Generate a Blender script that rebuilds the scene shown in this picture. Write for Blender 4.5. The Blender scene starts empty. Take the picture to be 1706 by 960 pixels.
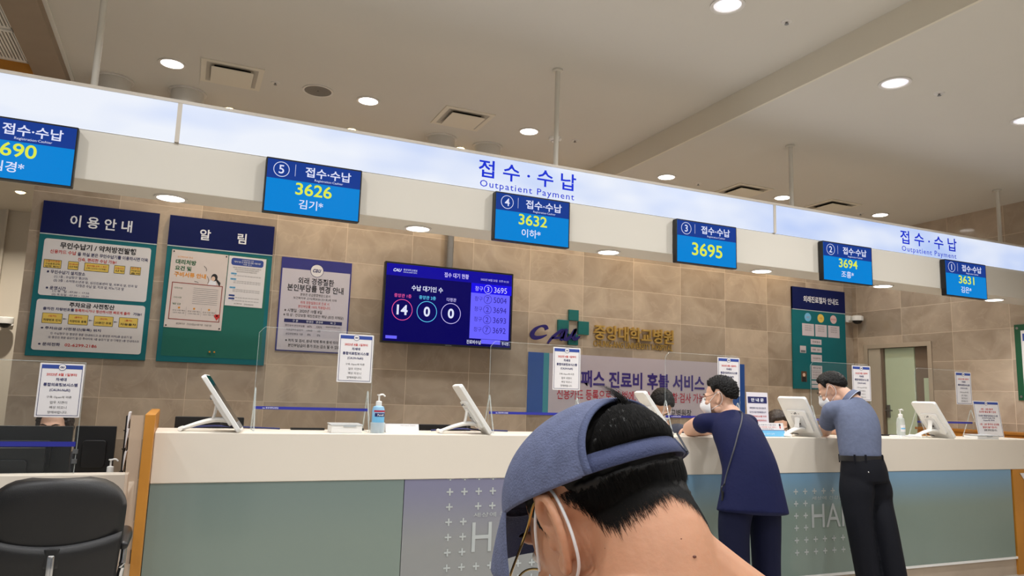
import bpy, bmesh, math, random
import numpy as np
from mathutils import Vector, Matrix, noise
from mathutils.bvhtree import BVHTree
random.seed(7); np.random.seed(7)
SC = bpy.context.scene
COL = SC.collection
PI = math.pi

# ------------------------------------------------------------------ camera, world, exposure
CAMZ = 1.34
RX, RY, RZ = Vector((0.913, -0.407, 0.032)), Vector((-0.087, -0.118, 0.989)), Vector((-0.399, -0.906, -0.143))
cam = bpy.data.cameras.new('camera'); cam.sensor_width = 36; cam.lens = 1230 / 1706 * 36; cam.clip_start = 0.05
camo = bpy.data.objects.new('camera', cam); COL.objects.link(camo)
rx = RX.normalized(); rz = (RZ - rx * RZ.dot(rx)).normalized(); ry = rz.cross(rx)
m = Matrix.Identity(4)
for i in range(3):
    m[i][0], m[i][1], m[i][2] = rx[i], ry[i], rz[i]
m[2][3] = CAMZ
camo.matrix_world = m
SC.camera = camo
SC.view_settings.view_transform = 'Standard'; SC.view_settings.look = 'None'
SC.view_settings.gamma = 1; SC.view_settings.use_curve_mapping = False
SC.view_settings.exposure = 0.0
w = bpy.data.worlds.new('world'); SC.world = w; w.use_nodes = True
w.node_tree.nodes['Background'].inputs[0].default_value = (0.96, 0.98, 1.0, 1)
w.node_tree.nodes['Background'].inputs[1].default_value = 0.22
LIGHT_HALL, LIGHT_STAFF, LIGHT_HEADER, LIGHT_WARM = 15.5, 8, 5.5, 4.5
DOWN_EMIT = 9.0

def area(loc, power, size, color=(1, .97, .92), rot=(0, 0, 0), shape='DISK', spread=PI):
    l = bpy.data.lights.new('lamp', 'AREA'); l.energy = power; l.size = size; l.shape = shape; l.color = color
    l.spread = spread
    o = bpy.data.objects.new('lamp', l); COL.objects.link(o); o.location = loc; o.rotation_euler = rot
    return o
# downlights of the hall behind and above the viewer (same grid as the ones in view)
for yy in (3.06, 0.7, -1.65, -4.0):
    for k in range(-1, 6):
        x = -1.45 + 1.35 * k
        area((x, yy, 3.50 if x < 3.3 else 3.32), LIGHT_HALL, 0.16, (.98, .985, 1), spread=2.6)

# ------------------------------------------------------------------ helpers
def lin(c):
    c = c / 255.0
    return c / 12.92 if c <= 0.04045 else ((c + 0.055) / 1.055) ** 2.4
def rgb(r, g, b): return (lin(r), lin(g), lin(b), 1)
MATS = {}
def M(name, col, rough=0.5, metal=0.0, var=0.0, scale=8.0, bump=0.0, bscale=None, emit=None, estr=1.0, trans=0.0, coat=0.0, spec=0.5, sss=0.0, alpha=None):
    """procedural principled material: colour with noise variation and optional bump"""
    if name in MATS: return MATS[name]
    mt = bpy.data.materials.new(name); mt.use_nodes = True; nt = mt.node_tree; b = nt.nodes['Principled BSDF']
    c = rgb(*col)
    b.inputs['Base Color'].default_value = c; b.inputs['Roughness'].default_value = rough; b.inputs['Metallic'].default_value = metal
    b.inputs['Specular IOR Level'].default_value = spec
    b.inputs['Coat Weight'].default_value = coat
    b.inputs['Transmission Weight'].default_value = trans
    if sss: b.inputs['Subsurface Weight'].default_value = sss; b.inputs['Subsurface Radius'].default_value = (.012, .005, .003); b.inputs['Subsurface Scale'].default_value = 1
    if alpha is not None: b.inputs['Alpha'].default_value = alpha
    if var or bump:
        tc = nt.nodes.new('ShaderNodeTexCoord'); nz = nt.nodes.new('ShaderNodeTexNoise')
        nz.inputs['Scale'].default_value = scale; nz.inputs['Detail'].default_value = 5
        nt.links.new(tc.outputs['Object'], nz.inputs['Vector'])
        if var:
            r = nt.nodes.new('ShaderNodeValToRGB')
            r.color_ramp.elements[0].position = .3; r.color_ramp.elements[1].position = .7
            r.color_ramp.elements[0].color = tuple(max(0, x * (1 - var)) for x in c[:3]) + (1,)
            r.color_ramp.elements[1].color = tuple(min(1, x * (1 + var)) for x in c[:3]) + (1,)
            nt.links.new(nz.outputs['Fac'], r.inputs['Fac']); nt.links.new(r.outputs['Color'], b.inputs['Base Color'])
        if bump:
            n2 = nz
            if bscale:
                n2 = nt.nodes.new('ShaderNodeTexNoise'); n2.inputs['Scale'].default_value = bscale; n2.inputs['Detail'].default_value = 4
                nt.links.new(tc.outputs['Object'], n2.inputs['Vector'])
            bp = nt.nodes.new('ShaderNodeBump'); bp.inputs['Strength'].default_value = bump; bp.inputs['Distance'].default_value = .01
            nt.links.new(n2.outputs['Fac'], bp.inputs['Height']); nt.links.new(bp.outputs['Normal'], b.inputs['Normal'])
    if emit is not None:
        b.inputs['Emission Color'].default_value = rgb(*emit); b.inputs['Emission Strength'].default_value = estr
    MATS[name] = mt
    return mt
def E(name, col, s=1.0, rough=.25):          # things that give off light
    return M(name, (5, 5, 7), rough, emit=col, estr=s, spec=.12)
def clear(name, tint=(235, 245, 245), alpha=.07, rough=.03):
    """thin acrylic sheet: mostly see-through with a mirror-like sheen"""
    if name in MATS: return MATS[name]
    mt = bpy.data.materials.new(name); mt.use_nodes = True; nt = mt.node_tree; nt.nodes.clear()
    out = nt.nodes.new('ShaderNodeOutputMaterial'); mx = nt.nodes.new('ShaderNodeMixShader'); tr = nt.nodes.new('ShaderNodeBsdfTransparent')
    pb = nt.nodes.new('ShaderNodeBsdfPrincipled'); pb.inputs['Base Color'].default_value = rgb(*tint); pb.inputs['Roughness'].default_value = rough
    fr = nt.nodes.new('ShaderNodeFresnel'); fr.inputs['IOR'].default_value = 1.4
    ad = nt.nodes.new('ShaderNodeMath'); ad.operation = 'ADD'; ad.use_clamp = True; ad.inputs[1].default_value = alpha
    tr.inputs['Color'].default_value = (.97, .98, .98, 1)
    sc_ = nt.nodes.new('ShaderNodeMath'); sc_.operation = 'MULTIPLY'; sc_.inputs[1].default_value = .45; ge = nt.nodes.new('ShaderNodeNewGeometry'); fb = nt.nodes.new('ShaderNodeMath'); fb.operation = 'SUBTRACT'; fb.inputs[0].default_value = 1; nt.links.new(ge.outputs['Backfacing'], fb.inputs[1])
    ff = nt.nodes.new('ShaderNodeMath'); ff.operation = 'MULTIPLY'; nt.links.new(fr.outputs[0], ff.inputs[0]); nt.links.new(fb.outputs[0], ff.inputs[1]); nt.links.new(ff.outputs[0], sc_.inputs[0]); nt.links.new(sc_.outputs[0], ad.inputs[0]); nt.links.new(ad.outputs[0], mx.inputs[0])
    nt.links.new(tr.outputs[0], mx.inputs[1]); nt.links.new(pb.outputs[0], mx.inputs[2]); nt.links.new(mx.outputs[0], out.inputs[0])
    MATS[name] = mt
    return mt

def frame(o, u=(1, 0, 0), v=(0, 0, 1)):
    """local x along u, local y along v, local z out of the sheet"""
    u = Vector(u).normalized(); v = Vector(v); v = (v - u * v.dot(u)).normalized(); n = u.cross(v)
    mt = Matrix.Identity(4)
    for i in range(3):
        mt[i][0], mt[i][1], mt[i][2], mt[i][3] = u[i], v[i], n[i], o[i]
    return mt
I4 = Matrix.Identity(4)
def T(x, y, z): return Matrix.Translation((x, y, z))
def Rm(ax, deg): return Matrix.Rotation(math.radians(deg), 4, ax)

def catmull(P, n):
    P = [np.array(p, float) for p in P]
    if len(P) == 2: return [P[0] + (P[1] - P[0]) * t for t in np.linspace(0, 1, n)]
    Q = [2 * P[0] - P[1]] + P + [2 * P[-1] - P[-2]]
    out = []; segs = len(P) - 1
    for s in np.linspace(0, segs, n):
        i = min(int(s), segs - 1); t = s - i
        a, b, c, d = Q[i:i + 4]
        out.append(.5 * ((2 * b) + (c - a) * t + (2 * a - 5 * b + 4 * c - d) * t * t + (3 * b - a - 3 * c + d) * t ** 3))
    return out

class MB:
    def __init__(s): s.v = []; s.f = []; s.mi = []; s.mats = []
    def mid(s, m):
        if m is None: return 0
        if m not in s.mats: s.mats.append(m)
        return s.mats.index(m)
    def add(s, vs, fs, mat=None, X=None):
        k = len(s.v); i = s.mid(mat)
        if X is not None: vs = [X @ Vector(v) for v in vs]
        s.v.extend(tuple(v) for v in vs)
        for f in fs: s.f.append(tuple(k + j for j in f)); s.mi.append(i)
        return s
    def box(s, x0, x1, y0, y1, z0, z1, mat=None, X=None):
        vs = [(x0, y0, z0), (x1, y0, z0), (x1, y1, z0), (x0, y1, z0), (x0, y0, z1), (x1, y0, z1), (x1, y1, z1), (x0, y1, z1)]
        return s.add(vs, [(0, 3, 2, 1), (4, 5, 6, 7), (0, 1, 5, 4), (1, 2, 6, 5), (2, 3, 7, 6), (3, 0, 4, 7)], mat, X)
    def prism(s, pts, z0, z1, mat=None, X=None):
        n = len(pts)
        a = sum(pts[i][0] * pts[(i + 1) % n][1] - pts[(i + 1) % n][0] * pts[i][1] for i in range(n))
        if a < 0: pts = pts[::-1]
        vs = [(p[0], p[1], z0) for p in pts] + [(p[0], p[1], z1) for p in pts]
        fs = [tuple(range(n))[::-1], tuple(range(n, 2 * n))] + [(i, (i + 1) % n, n + (i + 1) % n, n + i) for i in range(n)]
        return s.add(vs, fs, mat, X)
    def rrect(s, x0, y0, x1, y1, r, z0, z1, mat=None, X=None, n=5):
        pts = []
        for cx, cy, a in ((x1 - r, y0 + r, -90), (x1 - r, y1 - r, 0), (x0 + r, y1 - r, 90), (x0 + r, y0 + r, 180)):
            for k in range(n + 1):
                t = math.radians(a + 90 * k / n); pts.append((cx + r * math.cos(t), cy + r * math.sin(t)))
        return s.prism(pts, z0, z1, mat, X)
    def disc(s, cx, cy, r, z0, z1, mat=None, X=None, n=28, ry=None):
        ry = ry or r
        return s.prism([(cx + r * math.cos(2 * PI * k / n), cy + ry * math.sin(2 * PI * k / n)) for k in range(n)], z0, z1, mat, X)
    def ring(s, cx, cy, r, wd, z0, z1, mat=None, X=None, n=36):
        vs = []; fs = []
        for k in range(n):
            c, q = math.cos(2 * PI * k / n), math.sin(2 * PI * k / n)
            for rr, z in ((r, z0), (r, z1), (r - wd, z1), (r - wd, z0)): vs.append((cx + rr * c, cy + rr * q, z))
        for k in range(n):
            a = 4 * k; b = 4 * ((k + 1) % n)
            for j in range(4): fs.append((a + j, b + j, b + (j + 1) % 4, a + (j + 1) % 4))
        return s.add(vs, fs, mat, X)
    def lathe(s, prof, mat=None, X=None, n=24):
        """prof: (r, z) from bottom to top"""
        vs = []; fs = []; k = len(prof)
        for i in range(n):
            a = 2 * PI * i / n
            for r, z in prof: vs.append((r * math.cos(a), r * math.sin(a), z))
        for i in range(n):
            j = (i + 1) % n
            for q in range(k - 1): fs.append((i * k + q, j * k + q, j * k + q + 1, i * k + q + 1))
        if prof[0][0] > 1e-6: fs.append(tuple(i * k for i in range(n))[::-1])
        if prof[-1][0] > 1e-6: fs.append(tuple(i * k + k - 1 for i in range(n)))
        return s.add(vs, fs, mat, X)
    def ell(s, c, r, mat=None, X=None, rot=None, n=20, k=12):
        vs = []; fs = []
        R = rot if rot is not None else I4
        for i in range(k + 1):
            ph = PI * i / k
            for j in range(n):
                a = 2 * PI * j / n
                p = R @ Vector((r[0] * math.sin(ph) * math.cos(a), r[1] * math.sin(ph) * math.sin(a), -r[2] * math.cos(ph)))
                vs.append((c[0] + p.x, c[1] + p.y, c[2] + p.z))
        for i in range(k):
            for j in range(n):
                fs.append((i * n + j, i * n + (j + 1) % n, (i + 1) * n + (j + 1) % n, (i + 1) * n + j))
        return s.add(vs, fs, mat, X)
    def loft(s, path, rad, side=(1, 0, 0), mat=None, X=None, n=18, steps=None, cap=.6, sq=1.0):
        """closed tube with elliptical sections; rad: r or (ra along side, rb across); side one vector or one per path point"""
        steps = steps or max(2, (len(path) - 1) * 6 + 1)
        rad = [(r, r) if not isinstance(r, (tuple, list)) else tuple(r) for r in rad]
        pp = catmull(path, steps); rr = catmull(rad, steps)
        sd = catmull(side, steps) if isinstance(side[0], (tuple, list)) else [np.array(side, float)] * steps
        rings = []
        for i in range(steps):
            t = pp[min(i + 1, steps - 1)] - pp[max(i - 1, 0)]; t = t / (np.linalg.norm(t) + 1e-9)
            a = sd[i] - t * (sd[i] @ t); a = a / (np.linalg.norm(a) + 1e-9); b = np.cross(t, a)
            rings.append((pp[i], a, b, rr[i], t))
        full = []
        p, a, b, r, t = rings[0]; e = cap * min(r)
        for q in (.25, .6, .86): full.append((p - t * e * math.sqrt(1 - q * q), a, b, r * q))
        for p, a, b, r, t in rings: full.append((p, a, b, r))
        p, a, b, r, t = rings[-1]; e = cap * min(r)
        for q in (.86, .6, .25): full.append((p + t * e * math.sqrt(1 - q * q), a, b, r * q))
        vs = []; fs = []
        for p, a, b, r in full:
            for j in range(n):
                th = 2 * PI * j / n; c, q = math.cos(th), math.sin(th)
                if sq != 1: c = math.copysign(abs(c) ** sq, c); q = math.copysign(abs(q) ** sq, q)
                vs.append(tuple(p + a * r[0] * c + b * r[1] * q))
        for i in range(len(full) - 1):
            for j in range(n): fs.append((i * n + j, i * n + (j + 1) % n, (i + 1) * n + (j + 1) % n, (i + 1) * n + j))
        fs.append(tuple(range(n))[::-1]); o = (len(full) - 1) * n; fs.append(tuple(range(o, o + n)))
        return s.add(vs, fs, mat, X)
    def tube(s, path, r, mat=None, X=None, n=10, steps=None, smooth=True):
        t = np.array(path[-1], float) - np.array(path[0], float)
        side = (0, 0, 1) if abs(t[2]) < .8 * np.linalg.norm(t) else (1, 0, 0)
        if isinstance(r, (int, float)): r = [r] * len(path)
        if not smooth: steps = len(path)
        return s.loft(path, r, side, mat, X, n=n, steps=steps, cap=.3)
    def text(s, body, cx, cy, h, wd=None, mat=None, z=.0012, bold=0.0, al='C', X=None, d=.0006, spacing=1.0, shear=0):
        """a line of lettering whose box is h high and (optionally) wd wide, centred on (cx, cy)"""
        vs, fs = glyphs(body, bold, spacing, shear)
        if not len(vs): return s
        lo, hi = vs.min(0), vs.max(0); sz = hi - lo
        ky = h / sz[1]; kx = wd / sz[0] if wd else ky
        ox = {'C': cx - kx * (lo[0] + hi[0]) / 2, 'L': cx - kx * lo[0], 'R': cx - kx * hi[0]}[al]
        oy = cy - ky * (lo[1] + hi[1]) / 2
        return s.add([(ox + kx * x, oy + ky * y, z) for x, y in vs], fs, mat, X)
    def build(s, name, mats=None, parent=None, smooth=False, bevel=0, angle=35, subdiv=0):
        me = bpy.data.meshes.new(name); me.from_pydata(s.v, [], s.f); me.update()
        ml = s.mats if s.mats else ([mats] if not isinstance(mats, (list, tuple)) else list(mats))
        for mt in ml: me.materials.append(mt)
        if s.mats: me.polygons.foreach_set('material_index', s.mi)
        o = bpy.data.objects.new(name, me); COL.objects.link(o)
        if parent is not None: o.parent = parent
        if smooth:
            me.polygons.foreach_set('use_smooth', [True] * len(me.polygons))
            if angle < 180:
                me.set_sharp_from_angle(angle=math.radians(angle))
        if bevel:
            b = o.modifiers.new('bevel', 'BEVEL'); b.width = bevel; b.segments = 2; b.limit_method = 'ANGLE'; b.angle_limit = math.radians(40)
        if subdiv:
            b = o.modifiers.new('sub', 'SUBSURF'); b.levels = subdiv; b.render_levels = subdiv
        return o
_tc = {}
def glyphs(body, bold=0.0, spacing=1.0, shear=0):
    k = (body, bold, spacing, shear)
    if k in _tc: return _tc[k]
    c = bpy.data.curves.new('t', 'FONT'); c.body = body; c.resolution_u = 6 if len(body) <= 5 else 2; c.offset = bold; c.space_character = spacing; c.shear = shear
    o = bpy.data.objects.new('t', c); COL.objects.link(o)
    dg = bpy.context.evaluated_depsgraph_get()
    me = bpy.data.meshes.new_from_object(o.evaluated_get(dg))
    vs = np.array([v.co[:2] for v in me.vertices]) if len(me.vertices) else np.zeros((0, 2))
    fs = [tuple(p.vertices) for p in me.polygons]
    bpy.data.objects.remove(o); bpy.data.curves.remove(c); bpy.data.meshes.remove(me)
    _tc[k] = (vs, fs)
    return _tc[k]

def thing(name, label, cat, X=I4, group=None):
    o = bpy.data.objects.new(name, None); o.empty_display_size = .1; COL.objects.link(o); o.matrix_world = X
    o['label'] = label; o['category'] = cat
    if group: o['group'] = group
    return o
def struct(o):
    o['kind'] = 'structure'; return o
def remesh(mb, name, mat, vox, it=8, parent=None, fac=.5):
    o = mb.build('tmp', mat)
    r = o.modifiers.new('r', 'REMESH'); r.mode = 'VOXEL'; r.voxel_size = vox
    if it:
        q = o.modifiers.new('s', 'SMOOTH'); q.iterations = it; q.factor = fac
    dg = bpy.context.evaluated_depsgraph_get()
    me = bpy.data.meshes.new_from_object(o.evaluated_get(dg)); bpy.data.objects.remove(o)
    me.name = name
    me.materials.clear(); me.materials.append(mat)
    me.polygons.foreach_set('use_smooth', [True] * len(me.polygons)); me.polygons.foreach_set('material_index', [0] * len(me.polygons))
    ob = bpy.data.objects.new(name, me); COL.objects.link(ob)
    if parent is not None: ob.parent = parent
    return ob
# ------------------------------------------------------------------ materials of the setting
def marble():
    mt = bpy.data.materials.new('marble_tile'); mt.use_nodes = True; nt = mt.node_tree; N = nt.nodes.new; L = nt.links.new
    b = nt.nodes['Principled BSDF']
    tc = N('ShaderNodeTexCoord'); sp = N('ShaderNodeSeparateXYZ'); L(tc.outputs['UV'], sp.inputs[0])
    def math_(op, a, bb=None):
        n = N('ShaderNodeMath'); n.operation = op
        for i, q in enumerate((a, bb)):
            if q is None: continue
            if isinstance(q, (int, float)): n.inputs[i].default_value = q
            else: L(q, n.inputs[i])
        return n.outputs[0]
    u = math_('DIVIDE', sp.outputs[0], .5925); v = math_('DIVIDE', sp.outputs[1], .305)
    cb = N('ShaderNodeCombineXYZ'); L(math_('FLOOR', u), cb.inputs[0]); L(math_('FLOOR', v), cb.inputs[1])
    wn = N('ShaderNodeTexWhiteNoise'); wn.noise_dimensions = '2D'; L(cb.outputs[0], wn.inputs['Vector'])
    # cloudy stone, its pattern shifted tile by tile
    mp = N('ShaderNodeVectorMath'); mp.operation = 'MULTIPLY_ADD'; L(wn.outputs['Color'], mp.inputs[0]); mp.inputs[1].default_value = (9, 9, 9); L(tc.outputs['UV'], mp.inputs[2])
    n1 = N('ShaderNodeTexNoise'); n1.inputs['Scale'].default_value = 3.2; n1.inputs['Detail'].default_value = 7; n1.inputs['Distortion'].default_value = .8; L(mp.outputs[0], n1.inputs['Vector'])
    r1 = N('ShaderNodeValToRGB'); L(n1.outputs['Fac'], r1.inputs[0])
    r1.color_ramp.elements[0].position = .3; r1.color_ramp.elements[0].color = rgb(164, 148, 131)
    r1.color_ramp.elements[1].position = .72; r1.color_ramp.elements[1].color = rgb(192, 177, 159)
    # pale veins
    n2 = N('ShaderNodeTexNoise'); n2.inputs['Scale'].default_value = 2.1; n2.inputs['Detail'].default_value = 6; n2.inputs['Distortion'].default_value = 1.6; L(mp.outputs[0], n2.inputs['Vector'])
    ve = N('ShaderNodeValToRGB'); L(n2.outputs['Fac'], ve.inputs[0]); ce = ve.color_ramp
    ce.elements[0].position = .485; ce.elements[0].color = (0, 0, 0, 1); ce.elements[1].position = .505; ce.elements[1].color = (.16, .16, .16, 1)
    e = ce.elements.new(.525); e.color = (0, 0, 0, 1)
    mv = N('ShaderNodeMix'); mv.data_type = 'RGBA'; L(ve.outputs[0], mv.inputs[0]); L(r1.outputs[0], mv.inputs[6]); mv.inputs[7].default_value = rgb(214, 196, 176)
    # tile tint
    tr = N('ShaderNodeMapRange'); L(wn.outputs['Value'], tr.inputs[0]); tr.inputs[3].default_value = .78; tr.inputs[4].default_value = 1.12
    mm = N('ShaderNodeMix'); mm.data_type = 'RGBA'; mm.blend_type = 'MULTIPLY'; mm.inputs[0].default_value = 1; L(mv.outputs[2], mm.inputs[6]); L(tr.outputs[0], mm.inputs[7])
    # joints
    def edge(x, wid):
        f = math_('FRACT', x); g = math_('SUBTRACT', f, .5); g = math_('ABSOLUTE', g); return math_('GREATER_THAN', g, .5 - wid)
    j = math_('MAXIMUM', edge(u, .0032), edge(v, .0062))
    mj = N('ShaderNodeMix'); mj.data_type = 'RGBA'; L(j, mj.inputs[0]); L(mm.outputs[2], mj.inputs[6]); mj.inputs[7].default_value = rgb(216, 200, 178)
    L(mj.outputs[2], b.inputs['Base Color'])
    b.inputs['Roughness'].default_value = .09; b.inputs['Specular IOR Level'].default_value = .32
    return mt
MARBLE = marble()
CEIL = M('ceiling_paint', (205, 201, 192), .85, var=.015, scale=1.2)
CEILT = M('ceiling_step_paint', (216, 209, 193), .8, var=.015, scale=1.2)
BEIGE = M('beige_wall_paint', (205, 197, 184), .8, var=.02, scale=1.5)
FLOORM = M('floor_tile', (196, 189, 178), .22, var=.07, scale=2.0)
OCHRE = M('ochre_wood', (190, 128, 45), .4, var=.12, scale=3.0)
CREAM = M('cream_solid_surface', (224, 216, 203), .42, var=.012, scale=2.0)
WHITE = M('white_paint', (228, 226, 220), .5, var=.01)
HDRW = M('header_white', (208, 203, 192), .55, var=.012, scale=1.5)
WPLA = M('white_plastic', (232, 232, 230), .35, var=.01)
BPLA = M('black_plastic', (17, 17, 19), .38, var=.1)
CHROME = M('chrome', (205, 207, 210), .16, 1.0, var=.03)
STEEL = M('brushed_steel', (150, 152, 155), .35, 1.0, var=.05)
GREYM = M('grey_metal', (128, 128, 128), .45, .3, var=.05)

def uvbox(o):                                     # metric uv: along the wall, height
    me = o.data; uv = me.uv_layers.new(name='metric')
    for p in me.polygons:
        n = p.normal
        for li in p.loop_indices:
            c = me.vertices[me.loops[li].vertex_index].co
            uv.data[li].uv = ((c.y - .41 if abs(n.x) > .7 else c.x - .04) + 50 * .5925, c.z)
    return o

YW, XS, HL, HR = 6.4, 7.29, 3.534, 3.35
# floor, ceilings
struct(MB().box(-9, 12, -9, 10, -.06, 0, FLOORM).build('floor'))
struct(MB().box(-0.93, 3.47, -9, 10, HL, HL + .1, CEIL).build('ceiling'))
struct(MB().box(3.47, 12, -9, 10, HR, HR + .1, CEIL).build('ceiling_low'))
struct(MB().box(3.45, 3.47, -9, YW, HR, HL, CEILT).build('trim_1'))
struct(MB().box(-1.13, -.93, -9, 6.4, HL - .075, HL + .1, M('brown_soffit_paint', (150, 134, 116), .7, var=.03)).build('trim_2'))
struct(MB().box(-.935, -.905, -9, YW, HL - .012, HL - .001, WHITE).build('trim_3'))
struct(MB().box(-9, -1.13, -9, 5.85, HL - .02, HL + .1, CEIL).build('ceiling_left'))
struct(MB().box(-9, -1.13, 5.85, 6.4, 2.9, HL + .02, OCHRE).build('trim_4'))
struct(MB().box(-9, -1.13, 6.4, 8.2, 2.9, 2.98, M('corridor_ceiling', (214, 204, 188), .8, var=.01)).build('ceiling_corridor'))
# walls
struct(uvbox(MB().box(-1.13, XS + .0, YW, YW + .15, 0, HL + .02, MARBLE).build('wall_back')))
struct(MB().box(-9, 0, 8.1, 8.2, 0, 2.98, BEIGE).build('wall_corridor'))
struct(MB().box(-1.62, -1.60, 8.04, 8.1, 0, 2.9, BEIGE).build('trim_5'))
mbw = MB()
DY0, DY1, DZ = 5.44, 6.20, 2.0
mbw.box(XS, XS + .15, -2, DY0, 0, HR + .02, MARBLE); mbw.box(XS, XS + .15, DY1, YW + .15, 0, HR + .02, MARBLE); mbw.box(XS, XS + .15, DY0, DY1, DZ, HR + .02, MARBLE)
struct(uvbox(mbw.build('wall_side')))
struct(MB().box(-1.13, XS, YW - .012, YW, 0, .1, M('dark_skirting', (84, 70, 58), .5, var=.05)).build('baseboard_back'))
# door in the side wall: frame, pale green leaf set back, dark reveal and a narrow glazed slot
d = bpy.data.objects.new('door_1', None); COL.objects.link(d); d['kind'] = 'structure'; d.matrix_world = frame((XS, DY1, 0), (0, -1, 0))
DW = DY1 - DY0; FRM = M('door_frame_paint', (178, 164, 146), .5, var=.03)
f = MB(); f.box(-.05, .0, 0, DZ + .05, -.1, .012, FRM); f.box(DW, DW + .05, 0, DZ + .05, -.1, .012, FRM); f.box(0, DW, DZ, DZ + .05, -.1, .012, FRM)
f.build('door_frame', None, d, bevel=.003)
GRN = M('pale_green_door', (196, 212, 186), .5, var=.015)
MB().box(.001, .16, 0, DZ, -.1, -.004, M('side_panel_paint', (186, 176, 160), .5, var=.02)).build('side_light_panel', None, d)
MB().box(.19, .56, .0, DZ - .002, -.09, -.045, GRN).build('door_leaf', None, d)
MB().box(.16, .19, .0, DZ, -.1, -.02, M('door_edge', (118, 104, 90), .5, var=.03)).build('door_stop', None, d)
MB().box(.56, DW, .0, DZ, -.1, -.06, M('brown_door', (128, 112, 97), .5, var=.03)).build('brown_leaf', None, d)
MB().box(.66, .755, .5, 1.66, -.06, -.05, GRN).build('vision_panel', None, d)
h = MB(); h.box(.20, .235, 1.22, 1.36, -.045, -.03, STEEL); h.tube([(.215, 1.3, -.03), (.215, 1.3, .01), (.30, 1.3, .012)], .009, STEEL); h.build('door_handle', None, d, smooth=True)
struct(d)
# ------------------------------------------------------------------ reception counter
CX0, CX1, CY, CT = -.094, 6.46, 4.10, 1.10
def graded_glass(name, top, bot, z0, z1):
    """front glass: base colour runs from one tint to another, top edge to middle"""
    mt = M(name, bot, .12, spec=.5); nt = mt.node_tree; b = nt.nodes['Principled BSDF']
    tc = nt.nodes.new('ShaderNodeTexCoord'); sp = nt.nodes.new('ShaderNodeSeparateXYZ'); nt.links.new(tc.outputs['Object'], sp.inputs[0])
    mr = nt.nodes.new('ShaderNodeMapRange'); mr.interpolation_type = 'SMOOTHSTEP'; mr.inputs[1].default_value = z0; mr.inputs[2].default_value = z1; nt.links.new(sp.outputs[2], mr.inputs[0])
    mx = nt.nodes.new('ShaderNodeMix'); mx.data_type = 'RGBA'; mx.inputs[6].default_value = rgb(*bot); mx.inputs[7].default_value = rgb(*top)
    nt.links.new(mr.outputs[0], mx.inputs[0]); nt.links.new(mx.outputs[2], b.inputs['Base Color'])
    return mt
rc = thing('reception_counter', 'long cream topped payment counter with frosted green glass front', 'counter', T(0, 0, 0))
MB().box(CX0, 6.85, CY, CY + .42, .852, CT, CREAM).build('fascia', None, rc, bevel=.004)
MB().box(CX0, 6.85, CY + .42, CY + .95, .66, .74, CREAM).build('work_surface', None, rc, bevel=.004)
MB().box(CX0, CX1, CY + .06, CY + .40, .12, .852, M('counter_core', (120, 118, 112), .7)).build('core', None, rc)
GL1 = graded_glass('green_glass', (116, 132, 128), (124, 138, 130), .5, .86)
GL2 = graded_glass('violet_glass', (124, 124, 150), (140, 142, 142), .45, .87)
GL3 = graded_glass('blue_green_glass', (118, 156, 186), (126, 142, 134), .55, .88)
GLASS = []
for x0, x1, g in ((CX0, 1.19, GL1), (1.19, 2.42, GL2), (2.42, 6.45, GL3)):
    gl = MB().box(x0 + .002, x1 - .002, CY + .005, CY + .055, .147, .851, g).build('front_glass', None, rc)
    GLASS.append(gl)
MB().box(CX0, 6.47, CY + .002, CY + .06, .128, .146, M('bright_trim', (238, 238, 236), .3, var=.01)).build('trim_strip', None, rc)
MB().box(CX0, 6.47, CY + .02, CY + .40, 0, .128, M('stone_plinth', (182, 166, 148), .35, var=.08, scale=4)).build('plinth', None, rc)
MB().box(6.47, 6.85, CY + .002, CY + .40, 0, .851, OCHRE).build('end_panel', None, rc)
SILV = M('frosted_lettering', (178, 184, 184), .5, var=.01)
def happy(x0, z_first, rows, ncol, skiprows, dx=.0885, dz=.0835, name=''):
    g = MB()
    for r in range(rows):
        for k in range(ncol):
            if r in skiprows and 1 < k < ncol - 2: continue
            if (r, k) == (2, 1) and rows > 7: continue
            cx, cz = x0 + dx * k, z_first - dz * r
            if cz < .17: continue
            t = .0045; e = .02
            g.box(cx - e, cx + e, cz - t, min(cz + t, .85), .0, .0015, SILV)
            g.box(cx - t, cx + t, cz - e, cz - t, .0, .0015, SILV)
            if cz + t < .85: g.box(cx - t, cx + t, cz + t, min(cz + e, .85), .0, .0015, SILV)
    zc = z_first - dz * (skiprows[1]); gx = g; g = MB()
    g.text('HAPPY', x0 + .145, zc - .005, .165, .62, SILV, al='L', z=.002)
    g.text('세상에 건강한 행복', x0 + .15, zc + .118, .026, .42, SILV, al='L', z=.002)
    return gx, g
for args, gl in (((1.46, .862, 10, 11, (3, 4, 5)), GLASS[1]), ((4.06, .722, 6, 11, (1, 2, 3)), GLASS[2])):
    for q, nm in zip(happy(*args), ('cross_pattern', 'frosted_lettering')): q.build(nm, None, gl).matrix_local = frame((0, CY + .004, 0))

t = thing('wooden_partition', 'upright ochre wooden fin closing the left end of the long counter', 'partition', T(-.14, 3.98, 0))
MB().box(0, .045, 0, .9, 0, 1.19, OCHRE).build('fin', None, t, bevel=.002)
t = thing('acrylic_divider', 'clear acrylic edge panel standing left of the ochre wooden fin', 'divider', T(-.20, 3.99, 0))
MB().box(.0, .055, .0, .012, .0, 1.185, clear('divider_acrylic', (232, 205, 180), .35, .1)).build('divider_sheet', None, t)  # peach tint puts the fin's orange reflection into the sheet's colour

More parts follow.
